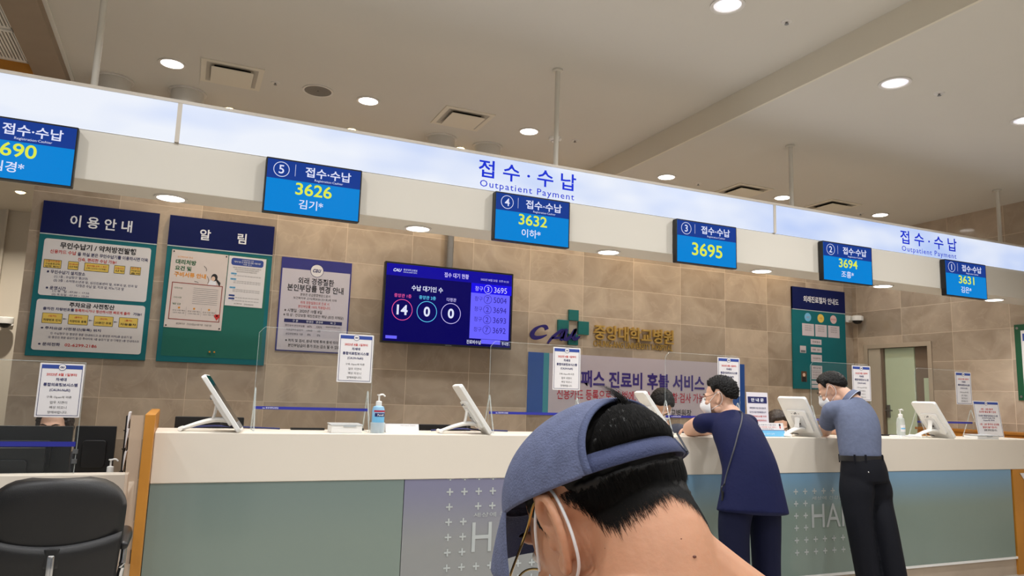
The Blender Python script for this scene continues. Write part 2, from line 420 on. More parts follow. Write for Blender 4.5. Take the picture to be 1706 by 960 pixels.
# low desk left of the fin
t = thing('low_desk', 'low white consultation desk behind the black leather chair', 'desk', T(0, 4.4, 0))
MB().box(-2.6, -.205, .0, .10, .71, .868, CREAM).build('ledge', None, t, bevel=.004)
MB().box(-2.6, -.205, .05, .09, .10, .71, M('desk_front', (206, 197, 184), .5, var=.01)).build('front_panel', None, t)
MB().box(-2.6, -.205, .10, .78, .70, .74, CREAM).build('desktop', None, t, bevel=.003)
MB().box(-2.6, -.205, .07, .70, 0, .10, M('desk_plinth', (70, 66, 62), .5)).build('plinth', None, t)
MB().box(-.245, -.205, .10, .78, .1, .70, CREAM).build('end_leg', None, t)

# ------------------------------------------------------------------ hanging header with light boxes
HX0, HX1 = -2.0, 7.2
hs = thing('hanging_header', 'long suspended white header with glowing bluish light box over the counter', 'header sign', T(0, CY, 2.326))
MB().box(HX0, HX1, 0.004, .27, 0, .255, HDRW).build('header_body', None, hs, bevel=.003)
mbx = MB(); mbx.box(HX0, HX1, .02, .27, .255, .478, HDRW); mbx.box(HX0, HX1, -.012, .27, .468, .484, M('light_box_trim', (196, 188, 176), .45, var=.02))
for x in (-.127, 3.905): mbx.box(x - .011, x + .011, -.010, .02, .256, .47, MATS['light_box_trim'])
mbx.build('light_box_frame', None, hs)
def lightbox():
    mt = bpy.data.materials.new('light_box_face'); mt.use_nodes = True; nt = mt.node_tree; b = nt.nodes['Principled BSDF']; N = nt.nodes.new; L = nt.links.new
    tc = N('ShaderNodeTexCoord'); mp = N('ShaderNodeMapping'); mp.inputs['Scale'].default_value = (1.0, 1, 2.6); L(tc.outputs['Object'], mp.inputs[0])
    nz = N('ShaderNodeTexNoise'); nz.inputs['Scale'].default_value = 1.35; nz.inputs['Detail'].default_value = 2; L(mp.outputs[0], nz.inputs['Vector'])
    sp = N('ShaderNodeSeparateXYZ'); L(tc.outputs['Object'], sp.inputs[0])
    ab = N('ShaderNodeMapRange'); ab.inputs[1].default_value = 0; ab.inputs[2].default_value = 5.5; ab.inputs[3].default_value = .16; ab.inputs[4].default_value = -.12; L(sp.outputs[0], ab.inputs[0])
    ad = N('ShaderNodeMath'); ad.operation = 'ADD'; L(nz.outputs['Fac'], ad.inputs[0]); L(ab.outputs[0], ad.inputs[1])
    r = N('ShaderNodeValToRGB'); L(ad.outputs[0], r.inputs[0])
    r.color_ramp.elements[0].position = .22; r.color_ramp.elements[0].color = rgb(184, 205, 250)
    r.color_ramp.elements[1].position = .68; r.color_ramp.elements[1].color = rgb(240, 245, 255)
    b.inputs['Base Color'].default_value = rgb(20, 20, 22); b.inputs['Roughness'].default_value = .3; b.inputs['Specular IOR Level'].default_value = .2
    L(r.outputs[0], b.inputs['Emission Color']); b.inputs['Emission Strength'].default_value = .96
    return mt
LBX = lightbox()
LPS = []
for x0, x1 in ((HX0, -.138), (-.116, 3.894), (3.916, HX1)):
    LP = MB().box(x0, x1, -.004, .02, .257, .468, LBX).build('light_panel', None, hs)
    LPS.append(LP)
BLUET = M('blue_letter_film', (12, 34, 170), .5, emit=(14, 44, 190), estr=.55, spec=.1)
for xc, lp in ((1.893, 1), (5.567, 2)):
    g = MB(); g.text('접 수 · 수 납', xc, .385, .113, .68, BLUET, bold=.014); g.text('Outpatient Payment', xc, .284, .056, .655, BLUET, bold=.004, spacing=1.18)
    g.build('blue_lettering', None, LPS[lp]).matrix_local = frame((0, -.005, 0))
for x, hh in ((-.545, HL), (2.155, HL), (4.22, HR), (6.72, HR)):
    MB().tube([(x, .14, .48), (x, .14, hh - 2.326)], .017, HDRW, n=14).lathe([(.035, 0), (.035, .012), (.017, .014)], HDRW, T(x, .14, hh - 2.326 - .0145)).build('suspension_pole', None, hs, smooth=True)

# numbered queue displays on the header
NAVY, SKY = E('screen_navy', (22, 58, 142)), E('screen_sky', (0, 130, 212))
SWHT, SYEL = E('screen_white', (222, 226, 250), 1.0), E('screen_yellow', (222, 234, 74), 1.0)
disp = [(-.822, '6', '3690', '김경*', 'queue display at the far left of the header with yellow number 3690'),
        (.577, '5', '3626', '김기*', 'queue display for window 5 with yellow number 3626'), (1.912, '4', '3632', '이하*', 'queue display for window 4 with yellow number 3632'),
        (3.253, '3', '3695', None, 'queue display for window 3 with yellow number 3695 and no name'), (4.590, '2', '3694', '조흥*', 'queue display for window 2 with yellow number 3694'),
        (5.948, '1', '3631', '김은*', 'queue display for window 1 with yellow number 3631')]
for xc, n, num, nm, lab in disp:
    t = thing('queue_display', lab, 'display', frame((xc, CY - .045, 2.417)), 'numbered queue displays along the header')
    g = MB(); g.rrect(-.259, -.151, .259, .151, .006, -.04, 0, BPLA); g.build('casing', None, t)
    g = MB(); g.box(-.2515, .2515, -.1445, .143, 0, .0012, SKY); g.box(-.2515, .2515, .038, .143, .0012, .0018, NAVY); sc_ = g.build('screen', None, t)
    g = MB(); z = .0026
    g.ring(-.178, .091, .042, .0035, z, z + .0003, SWHT); g.text(n, -.178, .091, .048, None, SWHT, z, .012)
    g.box(-.106, -.104, .062, .128, z, z + .0003, SWHT)
    g.text('접수·수납', .073, .096, .056, .25, SWHT, z, .018); g.text('Registration·Cashier', .078, .053, .016, .155, SWHT, z)
    g.build('window_heading', None, sc_)
    g = MB(); g.text(num, .0, -.004 if nm else -.045, .068 if nm else .092, .195 if nm else .26, SYEL, z, .015); g.build('ticket_number', None, sc_)
    if nm:
        g = MB(); g.text(nm, -.01, -.088, .052, .130, SWHT, z, .012); g.build('name_text', None, sc_)

# ------------------------------------------------------------------ ceiling fittings
DISC = E('downlight_diffuser', (255, 250, 244), DOWN_EMIT); RIM = M('downlight_rim', (212, 208, 202), .35, var=.01)
def downlight(x, y, z, r, label, group, power, deep=False, col=(1, .98, .95)):
    t = thing('downlight', label, 'ceiling light', T(x, y, z), group)
    MB().ring(0, 0, r, r * .17, -.008, 0, RIM).build('rim', None, t)
    if deep:
        MB().lathe([(r * .80, -.004), (r * .8, -.0015), (r * .55, -.0012)], M('reflector', (225, 222, 226), .2, .6, var=.01, emit=(255, 250, 250), estr=.6)).build('reflector', None, t)
    MB().disc(0, 0, r * (.58 if deep else .83), -.0055, -.0035, DISC).build('diffuser', None, t)
    area((x, y, z - .012), power, r * 1.5, col, spread=2.7)
o6 = ['first', 'second', 'third', 'fourth', 'fifth', 'sixth']
for k, x in enumerate((-.245, 1.125, 2.487)):
    downlight(x, 5.40, HL, .088, '%s round white downlight from the left in the higher ceiling above the header' % o6[k], 'downlights in the ceiling above the header', LIGHT_STAFF)
for k, x in enumerate((3.878, 5.257, 6.604)):
    downlight(x, 5.40, HR, .088, '%s round white downlight from the ceiling step in the row on the lower right ceiling' % o6[k], 'downlights in the ceiling above the header', LIGHT_STAFF)
for x, z, lab in ((2.606, HL, 'deep round downlight at the top edge of the photo, left of the ceiling step'), (3.919, HR, 'deep round downlight alone in the lower right ceiling right of the ceiling step'), (5.217, HR, 'deep round downlight cut by the right edge of the photo')):
    downlight(x, 3.06, z, .095, lab, 'deep downlights over the hall', 4, True)
for k, x in enumerate((-.133, 1.239, 2.588, 3.93, 5.214, 6.62)):
    downlight(x, CY + .165, 2.326, .083, '%s round downlight from the left set under the hanging header' % o6[k], 'downlights under the header', LIGHT_HEADER, col=(1, .97, .92))
WARM = E('warm_lamp', (255, 226, 160), 9)
wl = [(-1.37, 7.22, 2.9, 'small warm lamp in the corridor ceiling at the left edge'), (.166, 6.11, HL, 'leftmost small warm spotlight peeping over the header'), (1.144, 6.10, HL, 'middle small warm spotlight peeping over the header'), (2.128, 6.095, HL, 'rightmost small warm spotlight, between two white drum fittings')]
for x, y, z, lab in wl:
    t = thing('warm_spotlight', lab, 'ceiling light', T(x, y, z), 'small warm spotlights')
    MB().ring(0, 0, .05, .012, -.006, 0, RIM).build('rim', None, t); MB().lathe([(.005, -.02), (.03, -.012), (.038, -.002)], WARM, n=16).build('bulb', None, t, smooth=True)
    area((x, y, z - .03), (LIGHT_WARM if y < 7 else 20), .07, ((1, .72, .42) if y < 7 else (1, .9, .76)), spread=2.4)
for k in range(3, 7):
    area((.166 + .98 * k, 6.1, (HL if k < 4 else HR) - .03), LIGHT_WARM, .07, (1, .72, .42), spread=2.4)
dr = [(-.639, 5.91, 'leftmost white drum fitting behind the hanging pole'), (-.141, 5.90, 'white drum fitting above the left joint of the light box'), (1.887, 5.92, 'white drum fitting below the middle ceiling diffuser'), (2.324, 5.93, 'white drum fitting just right of the rightmost warm spotlight')]
for x, y, lab in dr:
    t = thing('ceiling_drum', lab, 'ceiling fitting', T(x, y, HL), 'white drum fittings on the ceiling')
    MB().lathe([(.0, -.15), (.115, -.15), (.118, -.145), (.118, -.02), (.118, -.004)], M('drum_white', (200, 196, 188), .5, var=.02), n=32).build('drum', None, t, smooth=True)
    MB().ring(0, 0, .135, .018, -.012, -.0005, RIM).build('flange', None, t)
    MB().ring(0, 0, .12, .004, -.135, -.125, RIM).build('seam_ring', None, t)
ac = [(.143, 5.40, HL, 'square ceiling diffuser nearest the left, right of the first downlight'), (1.893, 5.40, HL, 'square ceiling diffuser above the middle of the header, right of the second downlight'), (4.77, 5.42, HR, 'square ceiling diffuser just right of the ceiling step, partly behind the header'), (5.90, 5.40, HR, 'square ceiling diffuser in the lower ceiling left of the last downlight')]
for x, y, z, lab in ac:
    t = thing('air_diffuser', lab, 'air vent', T(x, y, z), 'square air diffusers')
    g = MB()
    for a in range(4):
        X = Rm('Z', 90 * a); g.box(-.205, .17, .17, .205, -.008, 0, CEILT, X); g.add([(-.17, .17, -.006), (.17, .17, -.006), (.12, .12, -.0012), (-.12, .12, -.0012)], [(0, 1, 2, 3)], M('vent_slope', (176, 170, 158), .6), X)
    g.build('frame', None, t)
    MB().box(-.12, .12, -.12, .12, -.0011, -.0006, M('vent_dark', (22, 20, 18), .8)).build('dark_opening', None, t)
    g = MB(); g.rrect(-.138, -.150, .138, .122, .008, -.030, -.024, CEILT)
    for sx in (-.09, .09): g.box(sx - .004, sx + .004, .06, .09, -.026, -.001, GREYM)
    g.build('face_plate', None, t, bevel=.002)
t = thing('ceiling_speaker', 'round grey mesh ceiling speaker between two downlights', 'speaker', T(.745, 5.39, HL))
MB().ring(0, 0, .112, .014, -.008, 0, RIM).build('ring', None, t); MB().disc(0, 0, .099, -.006, -.001, M('speaker_mesh', (120, 116, 110), .6, bump=.4, bscale=400)).disc(0, 0, .006, -.007, -.006, BPLA).build('grille', None, t)
sp = [(.441, 5.395, HL, 'small sprinkler head right of the first square diffuser'), (2.932, 5.41, HL, 'small sprinkler head right of the long hanging pole over the header lettering'), (3.028, 3.05, HL, 'small sprinkler head right of the topmost downlight'), (4.298, 3.04, HR, 'small sprinkler head right of the lone downlight on the lower ceiling'), (4.258, 5.43, HR, 'small sprinkler head just right of the fourth downlight over the header'), (6.397, 5.47, HR, 'small sprinkler head left of the farthest downlight over the header')]
for x, y, z, lab in sp:
    t = thing('sprinkler', lab, 'sprinkler', T(x, y, z), 'sprinkler heads')
    MB().lathe([(.028, -.006), (.033, 0)], RIM, n=20).build('escutcheon', None, t, smooth=True); MB().lathe([(.003, -.020), (.012, -.019), (.012, -.017), (.006, -.015), (.007, -.006)], GREYM, n=14).build('head', None, t)
t = thing('smoke_detector', 'white dome smoke detector behind the long hanging pole', 'detector', T(2.754, 5.44, HL))
MB().lathe([(.0, -.04), (.03, -.036), (.048, -.022), (.055, -.018), (.055, 0)], WPLA).build('dome', None, t, smooth=True); MB().ring(0, 0, .036, .004, -.034, -.028, GREYM).build('grille_ring', None, t)
# louvre vents at top left
for k, (y, lab) in enumerate(((5.55, 'lower slatted white ceiling vent at top left'), (5.02, 'upper slatted white ceiling vent in the top left corner'))):
    t = thing('slatted_vent', lab, 'air vent', T(-1.42, y, HL - .02), 'slatted ceiling vents')
    g = MB(); g.box(-.28, .28, -.25, -.225, -.012, 0, WHITE); g.box(-.28, .28, .225, .25, -.012, 0, WHITE); g.box(-.28, -.26, -.25, .25, -.012, 0, WHITE); g.box(.26, .28, -.25, .25, -.012, 0, WHITE); g.build('frame', None, t)
    g = MB()
    for q in range(26): g.box(-.255 + q * .02, -.244 + q * .02, -.225, .225, -.012, -.003, WHITE)
    g.build('slats', None, t); MB().box(-.26, .26, -.225, .225, -.002, -.0005, M('vent_grey', (120, 108, 92), .8)).build('dark_back', None, t)
# cameras
for X, lab in ((frame((7.205, YW, 2.35)), 'white dome security camera on the marble wall beside the teal directory'), (frame((-1.50, 8.1, 1.85)), 'white dome security camera at the left edge on the beige wall')):
    t = thing('security_camera', lab, 'camera', X, 'dome security cameras')
    MB().rrect(-.045, -.03, .045, .05, .008, 0, .03, WPLA).box(-.015, .015, -.01, .03, .03, .10, WPLA).build('bracket', None, t, bevel=.002)
    Y = T(0, .0, .14) @ Rm('X', -90)
    MB().lathe([(.066, -.02), (.07, .0), (.068, .03), (.05, .04), (.0, .043)], WPLA, Y).build('housing', None, t, smooth=True)
    MB().lathe([(.0, -.06), (.03, -.054), (.048, -.038), (.055, -.02)], BPLA, Y).build('dome', None, t, smooth=True)
# ------------------------------------------------------------------ boards and notices on the marble wall
NAVYB, TEAL = M('board_navy', (10, 24, 82), .5, var=.03, spec=.2), M('board_teal', (12, 106, 116), .5, var=.03, spec=.3)
PAPER = M('white_paper', (222, 220, 222), .6, var=.008); INK = M('ink_black', (28, 28, 34), .6); INKB = M('ink_navy', (24, 30, 92), .6); INKR = M('ink_red', (196, 44, 40), .6)
INKG = M('ink_grey', (110, 112, 118), .6); YEL = M('label_yellow', (226, 196, 92), .6); LIGHTT = M('white_letter', (228, 232, 240), .5); LINE = M('silver_line', (190, 204, 208), .4)
PBLUE = M('print_blue', (44, 70, 150), .5); PSKY = M('print_sky', (112, 184, 226), .5); PGRN = M('print_green', (20, 96, 56), .6); PORA = M('print_orange', (226, 150, 40), .6)
def wall(x, z): return frame((x, YW - .003, z))

t = thing('information_board', 'teal usage guide board with navy header, leftmost on the marble wall', 'notice board', wall(-.66, 2.09))
hw, hh = .395, .58
MB().box(-hw, hw, -hh, hh, 0, .022, TEAL).build('backing_panel', None, t, bevel=.002)
hb_ = MB().box(-hw, hw, .336, hh + .002, .001, .026, NAVYB).box(-hw, hw, .328, .336, .001, .0255, LINE).build('header_band', None, t)
MB().text('이 용 안 내', .0, .450, .092, .42, LIGHTT, .0275, .02).build('header_lettering', None, hb_)
MB().rrect(-.36, -.13, .36, .297, .02, .018, .025, PAPER).build('upper_notice', None, t)
MB().rrect(-.36, -.536, .36, -.16, .02, .018, .025, PAPER).build('lower_notice', None, t)
g = MB(); z = .0262
g.text('무인수납기 / 약처방전발행', .0, .225, .042, .51, INK, z, .03)
g.text('신용카드 수납', -.23, .180, .026, .17, INKR, z, .02); g.text('을 하실 분은 무인수납기를 이용하시면 더욱', .105, .178, .026, .48, INKB, z, .02)
g.text('신속, 편리한 수납 가능!', .0, .142, .026, .26, INKR, z, .02)
for xc, wd, a in ((-.29, .115, ('신용카드종류', '수납종류선택', '입력 확인')), (-.155, .07, ('진료비', '선택')), (-.0, .165, ('할부개월 선택 → 확인', '(예:1,2,3,6,12개월)')), (.155, .075, ('신용카드', '삽입')), (.265, .075, ('영수증/', '처방전', '출력'))):
    g.rrect(xc - wd / 2, .07, xc + wd / 2, .125, .003, .0252, .0258, INK); g.rrect(xc - wd / 2 + .003, .073, xc + wd / 2 - .003, .122, .002, .0255, .026, YEL)
    for i, q in enumerate(a): g.text(q, xc, .0975 + (len(a) - 1) * .0085 - .017 * i, .012, wd * .8, INKR if i == 0 else INK, .0265, .01)
g.text('※ 무인수납기 설치장소', -.195, .047, .024, .25, INKB, z, .02)
g.text('(1) 1층 : 수납창구 옆(2대)', -.16, .017, .02, .22, INKB, z, .005)
g.text('(2) 2층 : 소아청소년과 앞, 심신진료센터 앞, 외부과 앞, 안과 앞', .01, -.008, .02, .56, INKB, z, .005)
g.text('다정관 수납 앞, 치과 앞, 비뇨기과 앞', .04, -.032, .02, .32, INKB, z, .005)
g.text('※ 운영시간', -.25, -.058, .024, .13, INKB, z, .02); g.text('(1) 평   일 : 07:30 ~ 17:30', -.15, -.078, .017, .24, INKB, z, .005); g.text('(2) 토요일 : 07:30 ~ 12:30', -.15, -.099, .017, .24, INKB, z, .005)
g.text('주차요금 사전정산', .0, -.172, .042, .30, INK, z, .03)
g.text('출차전 차량번호를', -.215, -.215, .026, .2, INKB, z, .02); g.text('등록하시거나 정산하시면 빠르게 출차', .075, -.215, .026, .37, INKR, z, .02); g.text('가능!', .31, -.215, .026, .06, INKB, z, .02)
for k, a in enumerate((('(입차)', '차량번호 인식'), ('(출차시)', '차량번호 등록'), ('(정산후)', '20분간 무료'), ('(출차)', '자동출차'))):
    xc = -.25 + .168 * k
    g.rrect(xc - .065, -.335, xc + .065, -.25, .005, .0252, .0258, INK); g.rrect(xc - .062, -.332, xc + .062, -.253, .004, .0255, .026, YEL)
    g.text(a[0], xc, -.275, .018, .05, INKR, .0265, .015); g.text(a[1], xc, -.307, .02, .11, INK, .0265, .02)
    if k < 3: g.add([(xc + .07, -.285, z), (xc + .07, -.30, z), (xc + .098, -.2925, z)], [(0, 1, 2)], INKG)
g.text('※ 주차요금 사전정산(등록) 위치', -.12, -.375, .027, .39, INKB, z, .02)
g.text('① 수납창구 ② 중앙관 정문 안내데스크 ③ 중앙관 지하2층 승강기 앞', .02, -.415, .02, .54, INKB, z, .005); g.text('④ 중앙관 후문 승강기 앞 ⑤ 주차타워 1층 승강기 앞 ⑥ 다정관 1층 안내데스크', .04, -.447, .02, .60, INKB, z, .005)
g.text('※ 문의전화', -.25, -.505, .027, .14, INKB, z, .02); g.text('02-6299-2186', -.045, -.505, .025, .21, INKR, z, .015)
g.v = [(x, .297 + (y - .262) * 1.154, zz) if y > -.124 else (x, -.16 + (y + .14) * .905, zz) for x, y, zz in g.v]
g.build('printed_text', None, t)

t = thing('bulletin_board', 'teal pinboard with navy header and two posters pinned on it', 'notice board', wall(.21, 2.09))
MB().box(-.40, .40, -.58, .58, 0, .022, TEAL).build('backing_panel', None, t, bevel=.002)
hb_ = MB().box(-.40, .40, .340, .582, .001, .026, NAVYB).box(-.40, .40, .332, .340, .001, .0255, LINE).build('header_band', None, t)
g = MB(); g.text('알', -.13, .450, .088, None, LIGHTT, .0275, .02); g.text('림', .15, .450, .088, None, LIGHTT, .0275, .02); g.build('header_lettering', None, hb_)
MB().rrect(-.37, -.535, .37, .312, .012, .018, .0235, M('pinboard_green', (12, 104, 92), .7, bump=.2, bscale=300)).build('pin_surface', None, t)
g = MB()
for x in (-.02, .015): MB().lathe([(.006, .0235), (.004, .03), (.007, .036), (.0, .038)], PORA, T(x, -.49, 0), n=8).build('push_pin', None, t)

t = thing('pinned_poster', 'larger cream poster with green and orange heading and red framed box, pinned at left', 'poster', frame((.06, YW - .028, 2.085), (1, 0, -.012)))
PO = M('cream_paper', (216, 206, 202), .6, var=.01)
MB().box(-.215, .205, -.31, .31, 0, .002, PO).build('sheet', None, t)
g = MB(); z = .0026
g.text('보건복지부 안내', -.115, .255, .016, .11, PORA, z); g.text('대리처방', -.105, .215, .04, .15, PGRN, z, .035); g.text('요건 및', -.12, .165, .038, .12, PGRN, z, .035); g.text('구비서류 안내', -.065, .115, .04, .235, PORA, z, .035)
RED = M('poster_red', (150, 58, 50), .6)
for a in ((-.19, .045, -.185, .05), ):
    pass
g.box(-.19, .185, .045, .051, z, z + .0003, RED); g.box(-.19, .185, -.245, -.239, z, z + .0003, RED); g.box(-.19, -.184, -.245, .05, z, z + .0003, RED); g.box(.179, .185, -.245, .05, z, z + .0003, RED)
for k in range(9): g.box(-.03 + .0 * k, .155, .015 - .0155 * k, .017 - .0155 * k, z, z + .0003, INKG)
for k, y in enumerate((.005, -.07, -.12)): g.text(('대리처방', '구비서류', '발급')[k], -.14, y, .014, .06, PGRN, z)
for k in range(3):
    x = -.12 + .11 * k; g.disc(x, -.15, .008, z, z + .0003, PORA, n=12); g.text('안내 사항 확인', x, -.172, .011, .09, INK, z); g.text('신청서 제출 서류', x, -.19, .011, .085, INKG, z); g.box(x + .052, x + .053, -.21, -.14, z, z + .0003, INKG)
g.text('보건복지부   건강보험심사평가원   의료기관', .0, -.275, .016, .26, INK, z)
g.disc(.155, .185 - .14, .0, z, z, RED, n=3)
for x, y, r in ((.155, -.195, .014), (.171, -.195, .014)): g.disc(x, y, r, z + .0004, z + .0006, INKR, n=16)
g.add([(.143, -.2, z + .0007), (.163, -.232, z + .0007), (.183, -.2, z + .0007)], [(0, 1, 2)], INKR)
g.disc(.115, .115, .024, z, z + .0003, INK, ry=.03); g.add([(.12, .12, z + .0004), (.165, .075, z + .0004), (.16, .045, z + .0004), (.13, .09, z + .0004)], [(3, 2, 1, 0)], INK); g.disc(.108, .105, .014, z + .0004, z + .0006, M('print_skin', (226, 196, 176), .6), ry=.019)
g.add([(.085, .09, z), (.07, .05, z), (.135, .052, z), (.125, .09, z)], [(0, 1, 2, 3)], LIGHTT)
for p in ((.03, .2, .05, .16), (.06, .12, .07, .06), (-.03, .07, .0, .06)): g.tube([(p[0], p[1], z), ((p[0] + p[2]) / 2 + .01, (p[1] + p[3]) / 2, z), (p[2], p[3], z)], .0016, INK, n=5)
g.build('printed_text', None, t)
g = MB()
for x in (-.2, .19):
    for y in (-.295, .295): MB().disc(x, y, .006, .002, .0055, BPLA, n=10).build('pin', None, t)

t = thing('pinned_poster', 'smaller white poster with blue rounded heading, pinned at right of the larger one', 'poster', frame((.417, YW - .028, 2.185), (1, 0, -.012)))
MB().box(-.145, .145, -.205, .205, 0, .002, PAPER).build('sheet', None, t)
g = MB(); g.rrect(-.125, .13, .125, .19, .018, .002, .0026, PBLUE)
g.text('상급종합병원 지정', .0, .176, .012, .09, LIGHTT, z + .0006); g.text('"환자기준 간 외래이용 방법 시범사업"', .0, .159, .014, .21, LIGHTT, z + .0006, .01); g.text('시행 공고', .0, .142, .012, .07, LIGHTT, z + .0006)
for k in range(3): g.text('시범사업 안내에 따라 외래 진료 이용 방법을 공고합니다', .0, .112 - .016 * k, .011, .22 - .03 * k, INK, z)
for k, y in enumerate((.06, .015, -.055, -.12, -.145)):
    g.rrect(-.12, y - .007, -.075, y + .007, .004, .002, .0026, PSKY if k < 3 else PBLUE); g.text('시행 기간', -.0975, y, .009, .036, INKB, z + .0006)
    for j in range((1, 2, 2, 1, 1)[k]): g.text('진료 의뢰 및 외래 이용 관련 세부 안내 사항 참조', .01, y - .015 - .014 * j, .01, .21, INKG, z)
g.text('보건복지부    건강보험공단', .0, -.185, .013, .15, INK, z); g.build('printed_text', None, t)

# tall wall poster left of the television
t = thing('wall_poster', 'white poster with violet border about outpatient charges, left of the television', 'poster', wall(.985, 2.035))
MB().box(-.295, .295, -.395, .395, 0, .006, M('violet_print', (48, 50, 128), .35, var=.06, scale=14)).build('backing', None, t)
MB().box(-.284, .284, -.386, .30, .006, .0072, M('glossy_paper', (198, 194, 204), .25, var=.01)).disc(0, .30, .056, .0066, .0078, INKB).disc(0, .30, .052, .007, .0082, PAPER).build('sheet', None, t)
g = MB(); z = .0084
g.text('cau', 0, .30, .03, .07, INKB, z, .02, shear=.3)
g.text('외래 경증질환', 0, .205, .058, .30, INK, z, .015); g.text('본인부담률 변경 안내', 0, .142, .060, .47, INK, z, .02)
for k, (q, wd, mm) in enumerate((('본원은 상급종합병원으로서', .25, INK), ('보건복지부 고시(제2020-221호)에 의해', .36, INK), ('외래 경증질환으로 진료 시', .24, INKR), ('본인부담률 100% 적용됩니다.', .27, INKR))): g.text(q, 0, .088 - .034 * k, .025, wd, mm, z)
g.text('※ 시행일 : 2020년 10월 8일', -.09, -.053, .03, .31, INK, z, .008); g.text('※ 대 상 : 건강보험 재진진료만 해당 (초진 미해당)', .0, -.093, .03, .5, INK, z, .008)
g.box(-.24, .24, -.155, -.125, .0074, .008, INKB)
for x, q in ((-.15, '구 분'), (-.03, '변경전'), (.05, '변경후'), (.165, '비 고')): g.text(q, x, -.14, .02, None, LIGHTT, z)
g.box(-.24, .24, -.27, -.157, .0073, .0077, M('table_grey', (186, 182, 194), .4))
for k, row in enumerate((('총진료비 본인부담률', '60%', '100%'), ('의료급여수급권자', '1,000원', '0원'), ('상급종합병원 기준', '0%', '0%'))):
    for x, q in zip((-.15, -.03, .05), row): g.text(q, x, -.18 - .035 * k, .017, None, INK, z)
g.text('법정본인부담률의 60%', .165, -.175, .014, .12, INK, z)
g.text('※ 처치 및 검사, 원내 약제 투여 등에 따라', -.0, -.305, .028, .44, INK, z, .01); g.text('본인부담금이 증가 또는 감소 될 수 있음', .02, -.345, .028, .43, INK, z, .01)
g.build('printed_text', None, t)

# television
t = thing('wall_television', 'large blue waiting list television on a grey pole before the marble wall', 'television', frame((2.152, 6.255, 2.105)))
MB().rrect(-.612, -.355, .612, .355, .006, -.045, 0, BPLA).build('casing', None, t)
DKB, MIDB, LTB = E('tv_dark_blue', (4, 0, 92), .9), E('tv_mid_blue', (22, 8, 232), 1), E('tv_light_blue', (106, 100, 255), 1)
TVB = E('tv_blue_bar', (14, 6, 160), .9)
g = MB(); g.box(-.597, .597, -.338, .34, 0, .0012, DKB); g.box(-.597, .597, .235, .34, .0012, .0016, TVB); g.box(.195, .597, .145, .235, .0012, .0018, MIDB); g.box(.195, .582, -.272, .145, .0012, .0018, LTB); sc_ = g.build('screen', None, t)
g = MB(); z = .0026; PK, CY_, LV = E('tv_pink', (240, 90, 160)), E('tv_cyan', (100, 210, 255)), E('tv_lilac', (205, 195, 255))
g.text('CAU', -.50, .285, .028, .075, SWHT, z, .03, shear=.35); g.text('중앙대학교병원', -.385, .293, .018, .125, SWHT, z); g.text('CHUNG-ANG UNIVERSITY HOSPITAL', -.385, .272, .01, .125, SWHT, z)
g.text('접수 대기 현황', .05, .285, .045, .235, LV, z, .015); g.text('2022년 08월 22일  오후 01:32', .425, .275, .022, .28, LV, z)
g.text('수납 대기인 수', -.22, .14, .05, .29, SWHT, z, .02)
for x, q, n, mm in ((-.44, '중앙관 1층', '14', PK), (-.215, '중앙관 2층', '0', CY_), (.01, '다정관', '0', SWHT)):
    g.text(q, x, .062, .033, .155 if len(q) > 4 else .09, mm if mm is not SWHT else LV, z, .008); g.ring(x, -.062, .093, .005, z, z + .0003, mm if mm is not SWHT else LV, n=48); g.text(n, x, -.062, .088, None, SWHT, z, .03)
for k, (a, b_) in enumerate((('3', '3695'), ('7', '5004'), ('2', '3694'), ('2', '3693'), ('7', '3692'))):
    y = .187 - .0935 * k; mm = LV if k == 0 else M('tv_text_indigo', (34, 26, 110), .4, emit=(40, 30, 140), estr=.6, spec=.1)
    g.text('창구', .272, y, .043, .077, mm, z); g.ring(.361, y, .040, .004, z, z + .0003, mm, n=40); g.text(a, .361, y, .045, None, mm, z); g.text(b_, .485, y, .052, .13, mm, z)
g.text('진료비수납', .24, -.305, .036, .14, SWHT, z, .01); g.box(.31, .50, -.315, -.275, .0012, .002, LTB); g.text('주시면 :', .555, -.305, .03, .08, SWHT, z, .01)
g.box(-.575, -.475, -.318, -.292, .0012, .002, LTB); g.build('screen_text', None, sc_)
MB().box(-.03, .03, -.352, -.347, 0, .002, STEEL).build('maker_badge', None, t)
MB().tube([(.0, .2, -.065), (.0, HL - 2.105, -.065)], .03, GREYM, n=14).build('hanging_pole', None, t, smooth=True)
MB().box(-.12, .12, -.12, .22, -.075, -.045, GREYM).build('mount_plate', None, t)

# hospital emblem in relief letters
t = thing('wall_emblem', 'teal cross with script initials and gold raised lettering on the marble wall', 'wall sign', wall(3.45, 2.02))
CT_, GOLD, SCR = M('cross_teal', (14, 100, 98), .4, var=.04), M('gold_letter', (206, 172, 96), .3, .6, var=.08, scale=30), M('script_indigo', (34, 24, 104), .4)
g = MB(); cx_, cz_ = .03, -.006
g.box(cx_ - .054, cx_ + .054, cz_ + .066, cz_ + .173, 0, .03, CT_); g.box(cx_ - .054, cx_ + .054, cz_ - .173, cz_ - .066, 0, .03, CT_); g.box(cx_ - .172, cx_ - .054, cz_ - .066, cz_ + .066, 0, .03, CT_); g.box(cx_ + .054, cx_ + .172, cz_ - .066, cz_ + .066, 0, .03, CT_)
g.build('cross', None, t, bevel=.003)
def stroke(g, pts, r, z=.042, flat=.5):
    g.loft([(x, y, z) for x, y in pts], [(q, .008) for q in r], (0, 0, 1) if False else (1, .4, 0), SCR, n=10, steps=8 * len(pts))
g = MB()
